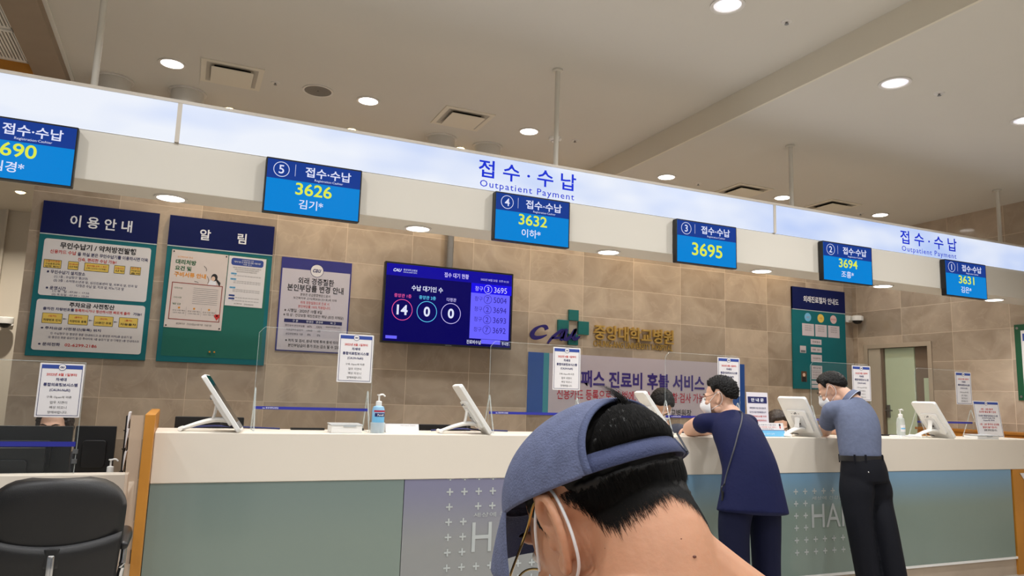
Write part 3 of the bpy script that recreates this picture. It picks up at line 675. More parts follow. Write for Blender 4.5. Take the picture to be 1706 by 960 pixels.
def ribbon(pts, ws):
    pts = [((x + .585) * .846 - .429, (y + .21) * .63 - .182) for x, y in pts]; ws = [q * 1.0 for q in ws]
    P_ = catmull([(x, y, 0) for x, y in pts], 40); W_ = catmull([(q, 0, 0) for q in ws], 40); L_, R_ = [], []
    for i in range(40):
        tt = P_[min(i + 1, 39)] - P_[max(i - 1, 0)]; tt = tt / np.linalg.norm(tt); nn = np.array((-tt[1], tt[0], 0)); L_.append(P_[i] + nn * W_[i][0]); R_.append(P_[i] - nn * W_[i][0])
    vs = [(p[0], p[1], z_) for z_ in (.034, .05) for p in L_ + R_]; n = 40; fs = []
    for i in range(n - 1):
        fs += [(2 * n + i, 3 * n + i, 3 * n + i + 1, 2 * n + i + 1), (i, i + 1, n + i + 1, n + i), (i, 2 * n + i, 2 * n + i + 1, i + 1), (n + i, n + i + 1, 3 * n + i + 1, 3 * n + i)]
    g.add(vs, fs, SCR)
ribbon([(-.40, .0), (-.42, .045), (-.48, .045), (-.55, -.01), (-.585, -.09), (-.55, -.135), (-.47, -.12), (-.40, -.08)], [.02, .018, .01, .016, .022, .02, .014, .005])
ribbon([(-.385, -.21), (-.34, -.13), (-.27, -.05), (-.21, .0), (-.19, -.01), (-.20, -.08), (-.215, -.15)], [.008, .012, .014, .016, .02, .02, .014])
ribbon([(-.34, -.125), (-.27, -.115), (-.19, -.105)], [.01, .012, .008])
ribbon([(-.14, .03), (-.165, -.04), (-.175, -.105), (-.145, -.125), (-.09, -.08), (-.035, .02), (-.03, .035)], [.016, .02, .022, .018, .014, .016, .014])
ribbon([(-.03, .035), (-.05, -.05), (-.05, -.105), (-.015, -.11), (.03, -.07)], [.016, .018, .02, .014, .005])
g.build('script_initials', None, t)
def solid(g, body, cx, cy, h, wd, d0, d1, mat, bold):
    vs, fs = glyphs(body, bold); lo, hi = vs.min(0), vs.max(0); k = (wd / (hi - lo)[0], h / (hi - lo)[1])
    P2 = [((x - (lo[0] + hi[0]) / 2) * k[0] + cx, (y - (lo[1] + hi[1]) / 2) * k[1] + cy) for x, y in vs]
    ed = {}
    for f in fs:
        for i in range(len(f)):
            e = (f[i], f[(i + 1) % len(f)]); ed[e] = 1
    bd = [e for e in ed if (e[1], e[0]) not in ed]; n = len(P2)
    g.add([(x, y, d1) for x, y in P2] + [(x, y, d0) for x, y in P2], list(fs) + [(b_, a_, n + a_, n + b_) for a_, b_ in bd], mat)
g = MB(); solid(g, '중앙대학교병원', .743, -.035, .15, .955, .004, .03, GOLD, .02); g.build('gold_korean_lettering', None, t)
g = MB(); solid(g, 'CHUNG-ANG UNIVERSITY HOSPITAL', .743, -.147, .062, .955, .004, .012, GOLD, .012); g.build('gold_latin_lettering', None, t)

# banner under the emblem
t = thing('wall_banner', 'grey lilac service banner with blue end stripes under the gold lettering', 'banner', wall(4.315, 1.46))
BAN = M('banner_fabric', (186, 178, 190), .6, var=.012)
g = MB(); g.box(-1.31, 1.31, -.30, .29, 0, .006, BAN)
for s in (-1, 1):
    a, b_ = sorted((s * 1.31, s * 1.145)); g.box(a, b_, -.3, .29, .006, .0068, M('banner_blue', (24, 78, 160), .5)); a, b_ = sorted((s * 1.145, s * 1.085)); g.box(a, b_, -.3, .29, .006, .0068, M('banner_teal', (52, 142, 158), .5))
g.box(-1.31, 1.31, -.302, -.292, .0068, .0074, INKB)
g.build('sheet', None, t)
g = MB(); VIO = M('banner_violet', (52, 34, 124), .5); MAG = M('banner_red', (176, 40, 66), .5)
g.text('패스 진료비 후불 서비스', .016, .060, .168, 1.50, VIO, .0085, .03); g.text('하이', -.895, .060, .168, .27, VIO, .0085, .03)
g.text('신용카드 등록으로 한 번에, 수납 없이 진찰·검사 가능', -.118, -.10, .108, 1.753, MAG, .0085, .012)
g.text('중앙대학교병원장', .33, -.255, .08, .53, INK, .0085, .012)
g.build('printed_text', None, t)

# directory board near the corner
t = thing('directory_board', 'tall teal outpatient procedure board with navy header near the room corner', 'notice board', wall(6.73, 2.09))
MB().box(-.41, .41, -.58, .585, 0, .022, TEAL).build('backing_panel', None, t, bevel=.002)
hb_ = MB().box(-.41, .41, .33, .587, .001, .026, NAVYB).box(-.41, .41, .322, .33, .001, .0255, LINE).build('header_band', None, t)
MB().text('외래진료절차 안내도', .03, .455, .075, .55, LIGHTT, .0275, .02).build('header_lettering', None, hb_)
g = MB(); z = .0225; CARD = M('card_lilac', (206, 198, 206), .5)
for k, (mm, q) in enumerate(((PSKY, '초진'), (YEL, '재진'), (M('pale_pink', (220, 190, 190), .5), '예약환자'))):
    x = -.18 + .20 * k; g.disc(x, .245, .05, .022, .0235, mm); g.text(q, x, .245, .022, None, INKR, .024); g.box(x - .09, x + .09, .03, .17, .022, .0235, CARD)
    for j in range(3): g.text('진료의뢰서 및 접수', x, .145 - .025 * j, .013, .10, INK, .024)
for k, (y, hh_) in enumerate(((-.035, .03), (-.125, .03), (-.225, .042), (-.335, .028))):
    g.box(-.145, .02, y - hh_, y + hh_, .022, .0235, CARD); g.text(('진료접수', '진료 · 검사', '수납(원무과)', '예약 및 처방')[k], -.06, y, .022, .12, INK, .024, .01)
g.box(-.145, .02, -.465, -.365, .022, .0235, CARD)
for j in range(3): g.text('약국 방문 안내', -.07, -.385 - .03 * j, .016, .12, INK, .024)
g.box(.13, .29, -.425, -.37, .022, .0235, CARD); g.text('입원 안내', .21, -.397, .02, .1, INK, .024, .01)
for y in (-.50, -.545): g.box(-.145, .02, y - .018, y + .018, .022, .0235, CARD)
g.box(-.31, -.22, -.17, -.09, .022, .0235, CARD); g.box(-.30, -.23, -.165, -.14, .0236, .024, INKG)
g.box(-.30, -.22, -.50, -.38, .022, .0235, M('photo_brown', (96, 66, 46), .5)); g.disc(-.26, -.42, .02, .0236, .024, M('print_skin', (226, 196, 176), .6)); g.box(-.29, -.23, -.50, -.445, .0236, .024, INK)
g.build('procedure_cards', None, t)

# green framed poster on the side wall
t = thing('framed_notice', 'green framed notice with silver screws at the right edge of the photo', 'notice', frame((XS, 4.515, 1.80), (0, -1, 0)))
MB().box(0, .62, -.36, .36, 0, .015, M('frame_green', (20, 82, 54), .4, var=.03)).build('frame', None, t, bevel=.002)
MB().box(.06, .56, -.30, .30, .015, .017, PAPER).box(.075, .545, .20, .27, .0165, .0175, PBLUE).build('sheet', None, t)
g = MB()
for x in (.028, .592):
    for y in (-.325, .325): MB().disc(x, y, .012, .015, .019, STEEL, n=14).build('screw', None, t)
g = MB(); g.text('안내 말씀', .31, .235, .04, None, LIGHTT, .0182)
for k in range(8): g.text('외래 진료비 수납 관련 안내 사항을 확인하여 주시기 바랍니다', .31, .15 - .05 * k, .022, .42, INK, .0178)
g.build('printed_text', None, t)

# ------------------------------------------------------------------ acrylic screens on the counter, each with a paper notice
ACR = clear('acrylic_sheet', (225, 235, 238), .004); ACE = clear('acrylic_edge', (215, 225, 225), .28, .08)
def notice(name, label, X, w_=.2, h_=.275, kind=0, group='identical system upgrade notices'):
    t = thing(name, label, 'notice', X, group if kind == 0 else None)
    sh_ = MB().rrect(-w_ / 2, -h_ / 2, w_ / 2, h_ / 2, .004, 0, .002, PAPER).build('sheet', None, t)
    a, b_ = w_ / 2 - .008, h_ / 2 - .008
    g = MB()
    for q in ((-a, a, -b_, -b_ + .0025), (-a, -a + .0025, -b_, b_), (a - .0025, a, -b_, b_)): g.box(*q, .0018, .0025, INKB)
    g.box(-a, a, b_ - .02, b_, .0018, .0026, PBLUE); g.disc(0, b_ - .012, .0175, .002, .003, INKB, n=24); g.disc(0, b_ - .012, .0155, .0025, .0032, PAPER, n=24); g.text('cau', 0, b_ - .012, .009, .02, INKB, .0036, .03, shear=.3)
    if kind == 0:
        for q, y, hh_, wd, mm, bo in (('2022년 8월 1일부터', .080, .0155, .135, INKR, .02), ('차세대', .055, .0165, .048, INKB, .03), ('통합의료정보시스템', .028, .0175, .152, INKB, .03), ('(CAUH-NuRI)', -.001, .0165, .092, INKB, .02),
                                     ('구축 Open에 따른', -.036, .014, .112, INK, .0), ('업무 지연이', -.062, .014, .076, INK, .0), ('예상 되오니', -.087, .014, .076, INK, .0), ('양해바랍니다.', -.112, .014, .088, INK, .0)):
            g.text(q, 0, y, hh_, wd, mm, .0028, bo)
    else:
        for q, y, hh_, wd, mm in (('1번 · 2번 창구', .085, .017, .16, INKR), ('신규증 발급 불가 안내', .062, .017, .22, INKR), ('차세대 통합의료정보시스템', .028, .016, .25, INKB), ('(CAUH-NuRI) 구축', .008, .016, .17, INKB), ('Open에 따라', -.012, .016, .15, INKB), ('1번 · 2번 창구의 신규증', -.045, .018, .25, INKR), ('발급이 불가 합니다.', -.07, .018, .19, INKR), ('양해 부탁드립니다.', -.095, .018, .17, INK)):
            g.text(q, 0, y, hh_, wd, mm, .0028, .02)
    g.build('printed_text', None, sh_)
    return t
SY = 4.36
scr = [(.380, 1.033, 'beside the blue sanitizer bottle'), (1.785, 2.438, 'partly behind the blue capped head'), (3.124, 3.79, 'before the navy tunic person'), (4.493, 5.141, 'before the polo shirt person'), (5.667, 6.377, 'farthest along, by the green door')]
pn = ['above the flat white box and blue bottle', 'under the teal cross, just above the blue cap', 'behind the head of the navy tunic person', 'just left of the green door', 'right of the green door, before the marble wall']
for (x0, x1, la), lp in zip(scr, pn):
    t = thing('acrylic_screen', 'clear acrylic counter screen with thin blue stripe ' + la, 'screen', T(0, SY, CT), 'acrylic counter screens')
    F = Rm('X', 90)
    ww = x1 - x0; na, nb_ = x0 + .04 * ww, x0 + .88 * ww
    MB().prism([(x0, .03), (na, .03), (na, .10), (na + .012, .112), (nb_ - .012, .112), (nb_, .10), (nb_, .03), (x1, .03), (x1, .544), (x1 - .03, .574), (x0 + .03, .574), (x0, .544)], -.003, .003, ACR, F).build('pane', None, t)
    g = MB()
    for pts in ([(x0, .06, 0), (x0, .54, 0), (x0 + .03, .574, 0), (x1 - .03, .574, 0), (x1, .54, 0), (x1, .06, 0)],):
        g.tube(pts, .0013, ACE, F, n=6, smooth=False)
    g.build('edge', None, t)
    for x in (x0 + .004, x1 - .02):
        g = MB(); g.tube([(x, -.085, .002), (x, -.03, .15), (x, -.006, .222), (x, .006, .222), (x, .03, .15), (x, .085, .002)], .0045, ACE, n=8)
        g.box(x - .003, x + .003, -.085, .085, 0, .004, ACE); g.build('foot', None, t)
    st_ = MB().box(x0 + .003, x1 - .012, .116, .132, .0033, .0045, M('stripe_blue', (40, 46, 150), .4), F ).build('blue_stripe', None, t)
    g = MB(); g.text('cau 중앙대학교병원', x0 + .09, .124, .009, .085, LIGHTT, .0048, .01); g.build('stripe_lettering', None, st_).matrix_local = F
    notice('paper_notice', 'white paper notice with blue top band ' + lp, frame((x1 - .107, SY - .006, CT + .4217)), .204, .281)
# screen and notice over the low desk
t = thing('acrylic_screen', 'clear acrylic screen with wide blue stripe on the low desk at left', 'screen', T(0, 4.46, .868), 'acrylic counter screens')
F = Rm('X', 90)
MB().box(-1.15, -.46, .0, .565, -.003, .003, ACR, F).build('pane', None, t)
MB().tube([(-.46, 0, 0), (-.46, .565, 0), (-1.15, .565, 0)], .0022, ACE, F, n=6, smooth=False).build('edge', None, t)
MB().box(-1.15, -.466, .135, .16, .0035, .0045, M('stripe_blue', (40, 46, 150), .4), F).build('blue_stripe', None, t)
g = MB()
for z_ in (.05, .1): MB().box(-.475, -.452, z_, z_ + .022, -.008, .008, STEEL, F).build('clip', None, t)
notice('paper_notice', 'white paper notice with blue top band, leftmost, above the low desk', frame((-.563, 4.454, 1.288)))
notice('counter_sign', 'tall white notice with red lines standing at the far right end of the counter', frame((6.42, 4.25, 1.262), (1, 0, 0), (0, .12, 1)), .335, .31, 1)
# ------------------------------------------------------------------ things on the counter
def touch_monitor(loc, ang, label, scale=1.0):
    """tilted white monitor on a folding arm; its face turned along the counter, back towards the hall"""
    X = T(*loc) @ Rm('Z', ang)
    t = thing('tilted_monitor', label, 'monitor', X, 'tilted white monitors on the counter')
    L, W, TH = .345, .24, .024
    tl = math.radians(35)
    # local: x along face direction, y = width axis; panel bottom at x=.09 leaning back to -x
    B = frame((.115, 0, .012), (0, 1, 0), (-math.sin(tl), 0, math.cos(tl)))          # u=width, v=up the panel, n = face side
    MB().rrect(-W / 2, 0, W / 2, L, .018, -TH, 0, WPLA, B).build('housing', None, t, bevel=.004)
    g = MB(); g.rrect(-W / 2 + .008, .012, W / 2 - .008, L - .008, .012, 0, .0012, M('monitor_glass', (12, 40, 46), .06, spec=.6), B); g.box(-W / 2 + .01, W / 2 - .01, .014, .05, .0012, .0016, GREYM, B); g.build('glass_face', None, t)
    g = MB(); g.rrect(-.085, .05, .085, .24, .02, -TH - .016, -TH, WPLA, B); g.rrect(-.05, .10, .05, .20, .01, -TH - .022, -TH - .016, M('monitor_back_grey', (206, 206, 206), .4), B)
    for q in range(4): g.box(-.03 + .02 * q, -.02 + .02 * q, .215, .22, -TH - .0175, -TH - .016, GREYM, B)
    g.build('back_cover', None, t, bevel=.003)
    g = MB(); g.rrect(-.012, .13, .012, .137, .003, -TH - .026, -TH - .018, BPLA, B); g.disc(.0, .225, .006, -TH - .03, -TH - .016, GREYM, B, n=10); g.build('latch', None, t)
    g = MB()
    p0 = Vector((.105, 0, .055)); 
    g.loft([(.055, 0, .055), (-.02, 0, .06), (-.09, 0, .045), (-.175, 0, .014)], [(.03, .012), (.03, .013), (.026, .012), (.022, .010)], (0, 1, 0), WPLA, n=12)
    g.loft([(-.035, 0, .065), (-.028, 0, .10), (-.022, 0, .155)], [(.024, .008), (.02, .008), (.028, .01)], (0, 1, 0), WPLA, n=12)
    g.build('support_arm', None, t, smooth=True)
    MB().tube([(-.185, -.06, .012), (-.185, .06, .012)], .0115, WPLA, n=12).build('foot_bar', None, t, smooth=True)
    MB().tube([(.03, .03, .07), (.0, .09, .035), (.06, .10, .02), (.10, .05, .012)], .0035, BPLA, n=7).build('cable', None, t, smooth=True)
    return t
touch_monitor((.208, 4.225, CT), -7, 'tilted white monitor seen edge on, nearest the ochre wooden fin')
touch_monitor((1.615, 4.225, CT), -9, 'tilted white monitor on counter between the blue sanitizer bottle and the capped head')
touch_monitor((2.935, 4.235, CT), -17, 'tilted white monitor in front of the black haired clerk at window 3')
touch_monitor((4.235, 4.228, CT), 9, 'tilted white monitor between the stacked information signs and the man in polo shirt')
touch_monitor((5.68, 4.225, CT), -8, 'tilted white monitor beside the clear pump bottle, farthest along the counter')

def pump_bottle(loc, label, kind):
    t = thing('pump_bottle', label, 'bottle', T(*loc))
    if kind == 'blue':
        body, prof = M('blue_gel', (146, 192, 226), .12, coat=.5), [(.034, 0), (.036, .006), (.036, .13), (.030, .148), (.014, .155)]
    elif kind == 'clear':
        body, prof = clear('bottle_plastic', (222, 228, 228), .40, .08), [(.03, 0), (.032, .006), (.032, .10), (.026, .135), (.013, .145)]
    else:
        body, prof = clear('bottle_plastic', (222, 228, 228), .40, .08), [(.028, 0), (.03, .006), (.03, .095), (.022, .115), (.012, .124)]
    hb = prof[-1][1]
    MB().lathe(prof, body, n=24).build('bottle', None, t, smooth=True)
    cp_ = MB().lathe([(.017, hb - .004), (.017, hb + .022), (.009, hb + .026)], WPLA, T(0, 0, 0), n=18).build('cap', None, t, smooth=True)
    g = MB(); g.lathe([(.005, hb + .024), (.005, hb + .055), (.012, hb + .056), (.012, hb + .062)], WPLA, n=14); g.tube([(0, 0, hb + .058), (.02, 0, hb + .062), (.034, -.0, hb + .052)], .0045, WPLA, n=8); g.build('pump', None, cp_, smooth=True)
    g = MB()
    def wrap(z0, z1, a0, a1, mat, r=.0366):
        vs, fs = [], []; n = 14
        for i in range(n + 1):
            a = math.radians(a0 + (a1 - a0) * i / n)
            for z_ in (z0, z1): vs.append((r * math.cos(a), r * math.sin(a), z_))
        for i in range(n): fs.append((2 * i, 2 * i + 2, 2 * i + 3, 2 * i + 1))
        g.add(vs, fs, mat)
    if kind == 'blue':
        wrap(.012, .10, 205, 325, PSKY); wrap(.118, .128, 215, 345, M('label_red', (170, 36, 60), .5)); wrap(.092, .112, 225, 330, INKB, .0369)
        g.text('Purell', 0, .102, .011, .035, LIGHTT, .0385, .02, X=Rm('Z', 6) @ Rm('X', 90)); g.build('label', None, t)
        MB().lathe([(.041, 0), (.042, .06), (.0405, .06), (.0395, .004)], clear('bottle_plastic', (222, 228, 228), .40, .08), n=24).build('holder_cup', None, t, smooth=True)
    elif kind == 'clear':
        wrap(.03, .085, 215, 325, PAPER, .0325); wrap(.05, .06, 220, 320, PSKY, .0328); g.build('label', None, t)
        MB().rrect(-.075, -.05, .09, .05, .01, -.0, .0, WPLA)
    return t
pump_bottle((1.047, 4.215, CT), 'blue hand sanitizer pump bottle with red and navy label on counter', 'blue')
t = thing('shallow_tray', 'shallow white tray under the clear pump bottle', 'tray', T(5.38, 4.25, CT))
g = MB(); g.rrect(-.12, -.06, .12, .06, .015, 0, .012, WPLA).rrect(-.115, -.055, .115, .055, .013, .012, .016, M('tray_lip', (214, 214, 214), .4)); g.build('tray', None, t, bevel=.002)
pump_bottle((5.335, 4.25, CT + .016), 'clear pump bottle with white label on shallow tray by the farthest monitor', 'clear')
pump_bottle((-.305, 4.60, .74), 'small clear pump bottle with white pump on the low desk behind the leather chair', 'small')

def card_box(x0, x1, y, label, h=.042):
    t = thing('card_box', label, 'box', T((x0 + x1) / 2, y, CT)); a = (x1 - x0) / 2
    g = MB(); g.box(-a, a, -.06, .06, 0, .003, WPLA)
    for q in ((-a, a, -.06, -.056), (-a, a, .056, .06), (-a, -a + .004, -.056, .056), (a - .004, a, -.056, .056)): g.box(*q, .003, h, WPLA)
    g.build('box', None, t, bevel=.0015)
    MB().add([(-a - .003, -.063, h), (a + .003, -.063, h), (a + .003, .063, h + .006), (-a - .003, .063, h + .006), (-a - .003, -.063, h + .004), (a + .003, -.063, h + .004), (a + .003, .063, h + .010), (-a - .003, .063, h + .010)], [(0, 3, 2, 1), (4, 5, 6, 7), (0, 1, 5, 4), (1, 2, 6, 5), (2, 3, 7, 6), (3, 0, 4, 7)], M('box_lid', (196, 200, 202), .25)).build('lid', None, t)
    MB().box(-.02, .05, -.0635, -.0615, h - .008, h + .004, M('lid_tab', (178, 184, 188), .3)).build('lid_tab', None, t)
card_box(.778, .947, 4.22, 'flat white lidded box on counter left of the blue sanitizer bottle')
card_box(6.06, 6.33, 4.17, 'flat white lidded box before the tall notice at the far right of the counter', .026)
t = thing('desk_calendar', 'white spiral bound desk calendar right of the blue sanitizer bottle', 'calendar', T(1.207, 4.26, CT))
F = frame((0, 0, 0), (1, 0, 0), (0, .35, 1)); g = MB(); g.box(-.10, .10, 0, .052, 0, .002, PAPER, F); g.build('front_sheet', None, t)
F2 = frame((0, .037, 0), (1, 0, 0), (0, -.35, 1)); MB().box(-.10, .10, 0, .052, -.002, 0, PAPER, F2).build('back_sheet', None, t)
g = MB()
for k in range(24): g.ring(-.096 + .0083 * k, .0, .004, .001, -.0006, .0006, INKG, T(0, .018, .05) @ Rm('Y', 90) if False else T(-.096 + .0083 * k, .018, .049) @ Rm('Y', 90) @ T(.096 - .0083 * k, 0, 0), n=10)
g.build('spiral', None, t)
g = MB(); g.text('2022 August  Hospital', .035, .042, .006, .09, INKG, .0026, X=F); g.build('printed_text', None, t)
# table signs at window 2/3
t = thing('table_sign', 'upright white notice sign with navy heading right of the woman in navy', 'sign', frame((3.91, 4.30, CT), (1, 0, 0), (0, .05, 1)))
MB().box(-.10, .10, 0, .315, 0, .003, M('acrylic_white', (226, 222, 230), .25)).build('sheet', None, t)
g = MB(); g.box(-.09, .09, .235, .283, .003, .0036, INKB); g.text('안 내 문', 0, .259, .026, .12, LIGHTT, .0042, .03)
for k, (q, mm) in enumerate((('외래진료비 수납 안내 드립니다', INKB), ('접수 및 수납은 번호표를 뽑으신 후', INKB), ('해당 창구에서 순서를 기다려', INKR), ('창구 호출 번호를 확인하여 주시고', INKR), ('진료카드를 준비하여 주십시오', INKB))): g.text(q, -.0, .20 - .030 * k, .014, .155, mm, .0038, .02)
g.build('printed_text', None, t); MB().box(-.10, .10, 0, .006, -.05, .04, clear('bottle_plastic')).build('base', None, t)
t = thing('table_sign', 'low white and sky blue flyer holder beside the navy tunic', 'sign', frame((3.905, 4.19, CT + .001), (1, 0, 0), (0, .22, 1)))
MB().box(-.15, .15, 0, .098, 0, .003, PAPER).box(-.15, .15, 0, .042, .003, .0036, PSKY).box(-.15, .15, .042, .046, .003, .0036, PBLUE).build('sheet', None, t)
g = MB(); g.text('모바일 진료카드 이용 안내', -.02, .083, .011, .19, INKB, .0042); g.text('신속하고 편리한 수납 서비스', -.02, .066, .012, .2, INKR, .0042); g.text('앱을 설치하여 주세요', -.02, .053, .008, .14, INKB, .0042); g.text('앱스토어 검색', .0, .018, .012, .10, LIGHTT, .0044)
g.disc(.115, .083, .009, .0036, .0042, INK, n=14); g.box(.11, .12, .058, .074, .0036, .0042, INKR); g.build('printed_text', None, t)
MB().box(-.15, .15, 0, .004, -.06, .0, clear('bottle_plastic')).build('base', None, t)
# staff monitors behind the counter top
def flat_monitor(name, label, loc, w_, h_, ang=0, base=.74, group=None):
    t = thing(name, label, 'monitor', T(loc[0], loc[1], base) @ Rm('Z', ang), group); zt = loc[2] - base
    MB().rrect(-w_ / 2, zt - h_, w_ / 2, zt, .006, -.02, .02, BPLA, Rm('X', 90)).build('casing', None, t, bevel=.002)
    MB().rrect(-w_ * .3, zt - h_ * .75, w_ * .3, zt - h_ * .25, .02, .02, .035, BPLA, Rm('X', 90)).build('back_bulge', None, t, bevel=.004)
    MB().box(-.03, .03, .0, .03, .012, zt - h_ * .5, BPLA, T(0, .02, 0)).build('neck', None, t)
    MB().rrect(-.11, -.08, .11, .10, .02, 0, .012, BPLA).build('foot', None, t)
flat_monitor('staff_monitor', 'low black staff monitor peeping over the counter behind the edge on white monitor', (.18, 4.80, 1.152), .38, .28, base=.74)
flat_monitor('staff_monitor', 'low black staff monitor peeping over the counter left of the second white monitor', (1.62, 4.80, 1.126), .42, .28, base=.74)
flat_monitor('desk_monitor', 'black monitor on the low desk, right half uncovered by the acrylic screen', (-.405, 4.78, 1.092), .20, .30)
flat_monitor('desk_monitor', 'wide black monitor behind the acrylic screen on the low desk', (-.75, 4.80, 1.088), .46, .30)
flat_monitor('desk_monitor', 'smaller black monitor in front on the low desk at the left edge of the photo', (-.80, 4.62, .985), .37, .24, base=.74)
for k, (x, la) in enumerate(((.30, 'behind the edge on white monitor'), (1.72, 'behind the second white monitor'))):
    o = MB().tube([(x - .28, 4.44, CT + .006), (x - .1, 4.47, CT + .016), (x + .1, 4.46, CT + .010), (x + .24, 4.45, CT + .006)], .005, M('navy_cable', (24, 32, 92), .5), n=8).build('cable', None, smooth=True)
    o['label'] = 'navy cable lying on the counter ' + la; o['category'] = 'cable'
for x0, x1, la in ((.60, .79, 'left of the flat white box'), (.95, 1.02, 'between the flat white box and the blue bottle'), (5.36, 5.52, 'behind the clear pump bottle')):
    t = thing('pen_tray', 'thin black pen tray on the counter ' + la, 'tray', T((x0 + x1) / 2, 4.45, CT)); a = (x1 - x0) / 2
    MB().box(-a, a, -.015, .015, 0, .006, BPLA).box(-a, a, -.015, -.011, .006, .012, BPLA).box(-a, a, .011, .015, .006, .012, BPLA).build('tray', None, t)
# brochure rack on the low desk
t = thing('brochure_rack', 'narrow black wire brochure rack with white leaflets beside the ochre fin', 'rack', T(-.248, 4.55, .74))
g = MB()
for y in (0, .12): g.tube([(0, y, 0), (0, y, .42)], .004, BPLA, n=8); 
g.tube([(-.03, -.02, .004), (.03, .0, .004), (.03, .12, .004), (-.03, .14, .004)], .004, BPLA, n=8)
for z_ in (.12, .24, .34): g.tube([(-.012, .06, z_), (.012, .06, z_ - .01), (.012, .06, z_ + .06)], .003, BPLA, n=6)
g.build('wire_frame', None, t)
for k, z_ in enumerate((.13, .25, .34)):
    MB().box(-.004, .006, .0, .12, z_, z_ + .10, PAPER, T(0, 0, 0) @ T(0, 0, z_) @ Rm('Y', 6) @ T(0, 0, -z_)).build('leaflet', None, t)
# low wooden cabinet along the side wall and loose white card on the end panel
t = thing('wooden_cabinet', 'low ochre wooden cabinet along the marble side wall behind the counter end', 'cabinet', T(7.0, 0, 0))
MB().box(.02, .285, 4.2, 5.40, .06, 1.12, OCHRE).build('body', None, t, bevel=.002); MB().box(.0, .285, 4.19, 5.41, 1.12, 1.145, M('ochre_dark', (160, 104, 34), .4, var=.1)).build('top', None, t, bevel=.002)
g = MB()
for y in (4.22, 4.62, 5.02): MB().box(.005, .02, y, y + .36, .1, 1.08, OCHRE).build('door', None, t, bevel=.002)
MB().box(.04, .285, 4.21, 5.39, 0, .06, BPLA).build('plinth', None, t)
t = thing('leaflet_card', 'white leaflet card on the ochre end panel at the lower right edge', 'leaflet', frame((6.60, CY - .001, .77), (1, 0, 0), (.05, 0, 1)))
MB().add([(-.045, .05, 0), (.03, -.03, 0), (.12, -.03, 0), (.12, .05, 0), (-.045, .05, .004), (.03, -.03, .004), (.12, -.03, .004), (.12, .05, .004)], [(3, 2, 1, 0), (4, 5, 6, 7), (0, 1, 5, 4), (1, 2, 6, 5), (2, 3, 7, 6), (3, 0, 4, 7)], PAPER).build('card', None, t)

# ------------------------------------------------------------------ black leather chair
LEA = M('black_leather', (14, 14, 16), .45, bump=.12, bscale=260, var=.08, scale=20)
ch = thing('office_chair', 'black leather office chair with chrome arms seen from behind', 'chair', T(-.402, 3.52, 0) @ Rm('Z', 3))
def cushion(w0, w1, z0, z1, y0, th, name, top_r, bulge=.02, seam=None):
    """back cushion: wraps from z0 to z1, rounded upper corners, curved in plan"""
    vs, fs = [], []; nu, nv = 24, 22
    def half(z):
        t_ = (z - z0) / (z1 - z0); wdt = w0 + (w1 - w0) * math.sin(min(1, t_ * 1.15) * PI / 2)
        if z > z1 - top_r:
            q = (z - (z1 - top_r)) / top_r; wdt -= top_r * 1.15 * (1 - math.sqrt(max(0, 1 - q * q)))
        return wdt
    for s in (0, 1):
        for j in range(nv + 1):
            t_ = j / nv; z = z0 + (z1 - z0) * (1 - (1 - t_) ** 1.25)
            hw_ = half(min(z, z1 - 1e-4))
            for i in range(nu + 1):
                u = -1 + 2 * i / nu
                sag = .03 * (1 - u * u) * (1 if z > z1 - top_r * .8 else .6)
                zz = z + (.018 * (1 - u * u) if t_ > .8 else 0) * (t_ - .8) / .2 if False else z
                e = (1 - abs(u) ** 4) * (1 - t_ ** 8)
                y = y0 + .045 * u * u + (-th / 2 * (e ** .5) if s == 0 else th / 2 * (e ** .5)) + .10 * (1 - t_) ** 2 * 0
                vs.append((hw_ * u, y + (z - z0) * -.10, zz))
    m_ = (nu + 1) * (nv + 1)
    for j in range(nv):
        for i in range(nu):
            a = j * (nu + 1) + i
            fs.append((a, a + 1, a + nu + 2, a + nu + 1)); fs.append((m_ + a, m_ + a + nu + 1, m_ + a + nu + 2, m_ + a + 1))
    for j in range(nv):
        for i in (0, nu):
            a = j * (nu + 1) + i; b_ = a + nu + 1; fs.append((a, b_, m_ + b_, m_ + a) if i == 0 else (a, m_ + a, m_ + b_, b_))
    for i in range(nu):
        fs.append((i, m_ + i, m_ + i + 1, i + 1)); a = nv * (nu + 1) + i; fs.append((a, a + 1, m_ + a + 1, m_ + a))
    g = MB(); g.add(vs, fs, LEA); return g.build(name, None, ch, smooth=True, angle=80)
cushion(.215, .245, .44, .955, .0, .10, 'backrest', .13)
# lower back shell with its curved top seam
vs, fs = [], []; nu = 24
g = MB()
for j in range(9):
    for i in range(nu + 1):
        u = -1 + 2 * i / nu; zt = .735 - .038 * (1 - u * u); z_ = .46 + (zt - .46) * j / 8
        vs.append((.222 * u * (1 + .05 * j / 8), -.062 + .055 * u * u - (z_ - .44) * .10 + (.012 if j == 8 else 0), z_))
for j in range(8):
    for i in range(nu): a = j * (nu + 1) + i; fs.append((a, a + 1, a + nu + 2, a + nu + 1))
g.add(vs, fs, LEA); o = g.build('back_shell', None, ch, smooth=True, angle=180); q = o.modifiers.new('s', 'SOLIDIFY'); q.thickness = .018; q.offset = 0
g = MB(); g.loft([(0, -.095, .665), (0, -.10, .60), (0, -.095, .50), (0, -.03, .40)], [(.013, .008)] * 4, (1, 0, 0), CHROME, n=12); g.build('back_bracket', None, ch, smooth=True)
MB().loft([(0, -.088, .69), (0, -.09, .62)], [(.026, .006), (.026, .006)], (1, 0, 0), BPLA, n=14).build('bracket_cover', None, ch, smooth=True)
MB().loft([(0, .02, .46), (0, .25, .47), (0, .50, .455)], [(.235, .045), (.25, .055), (.22, .045)], (1, 0, 0), LEA, n=24, sq=.55).build('seat', None, ch, smooth=True, angle=80)
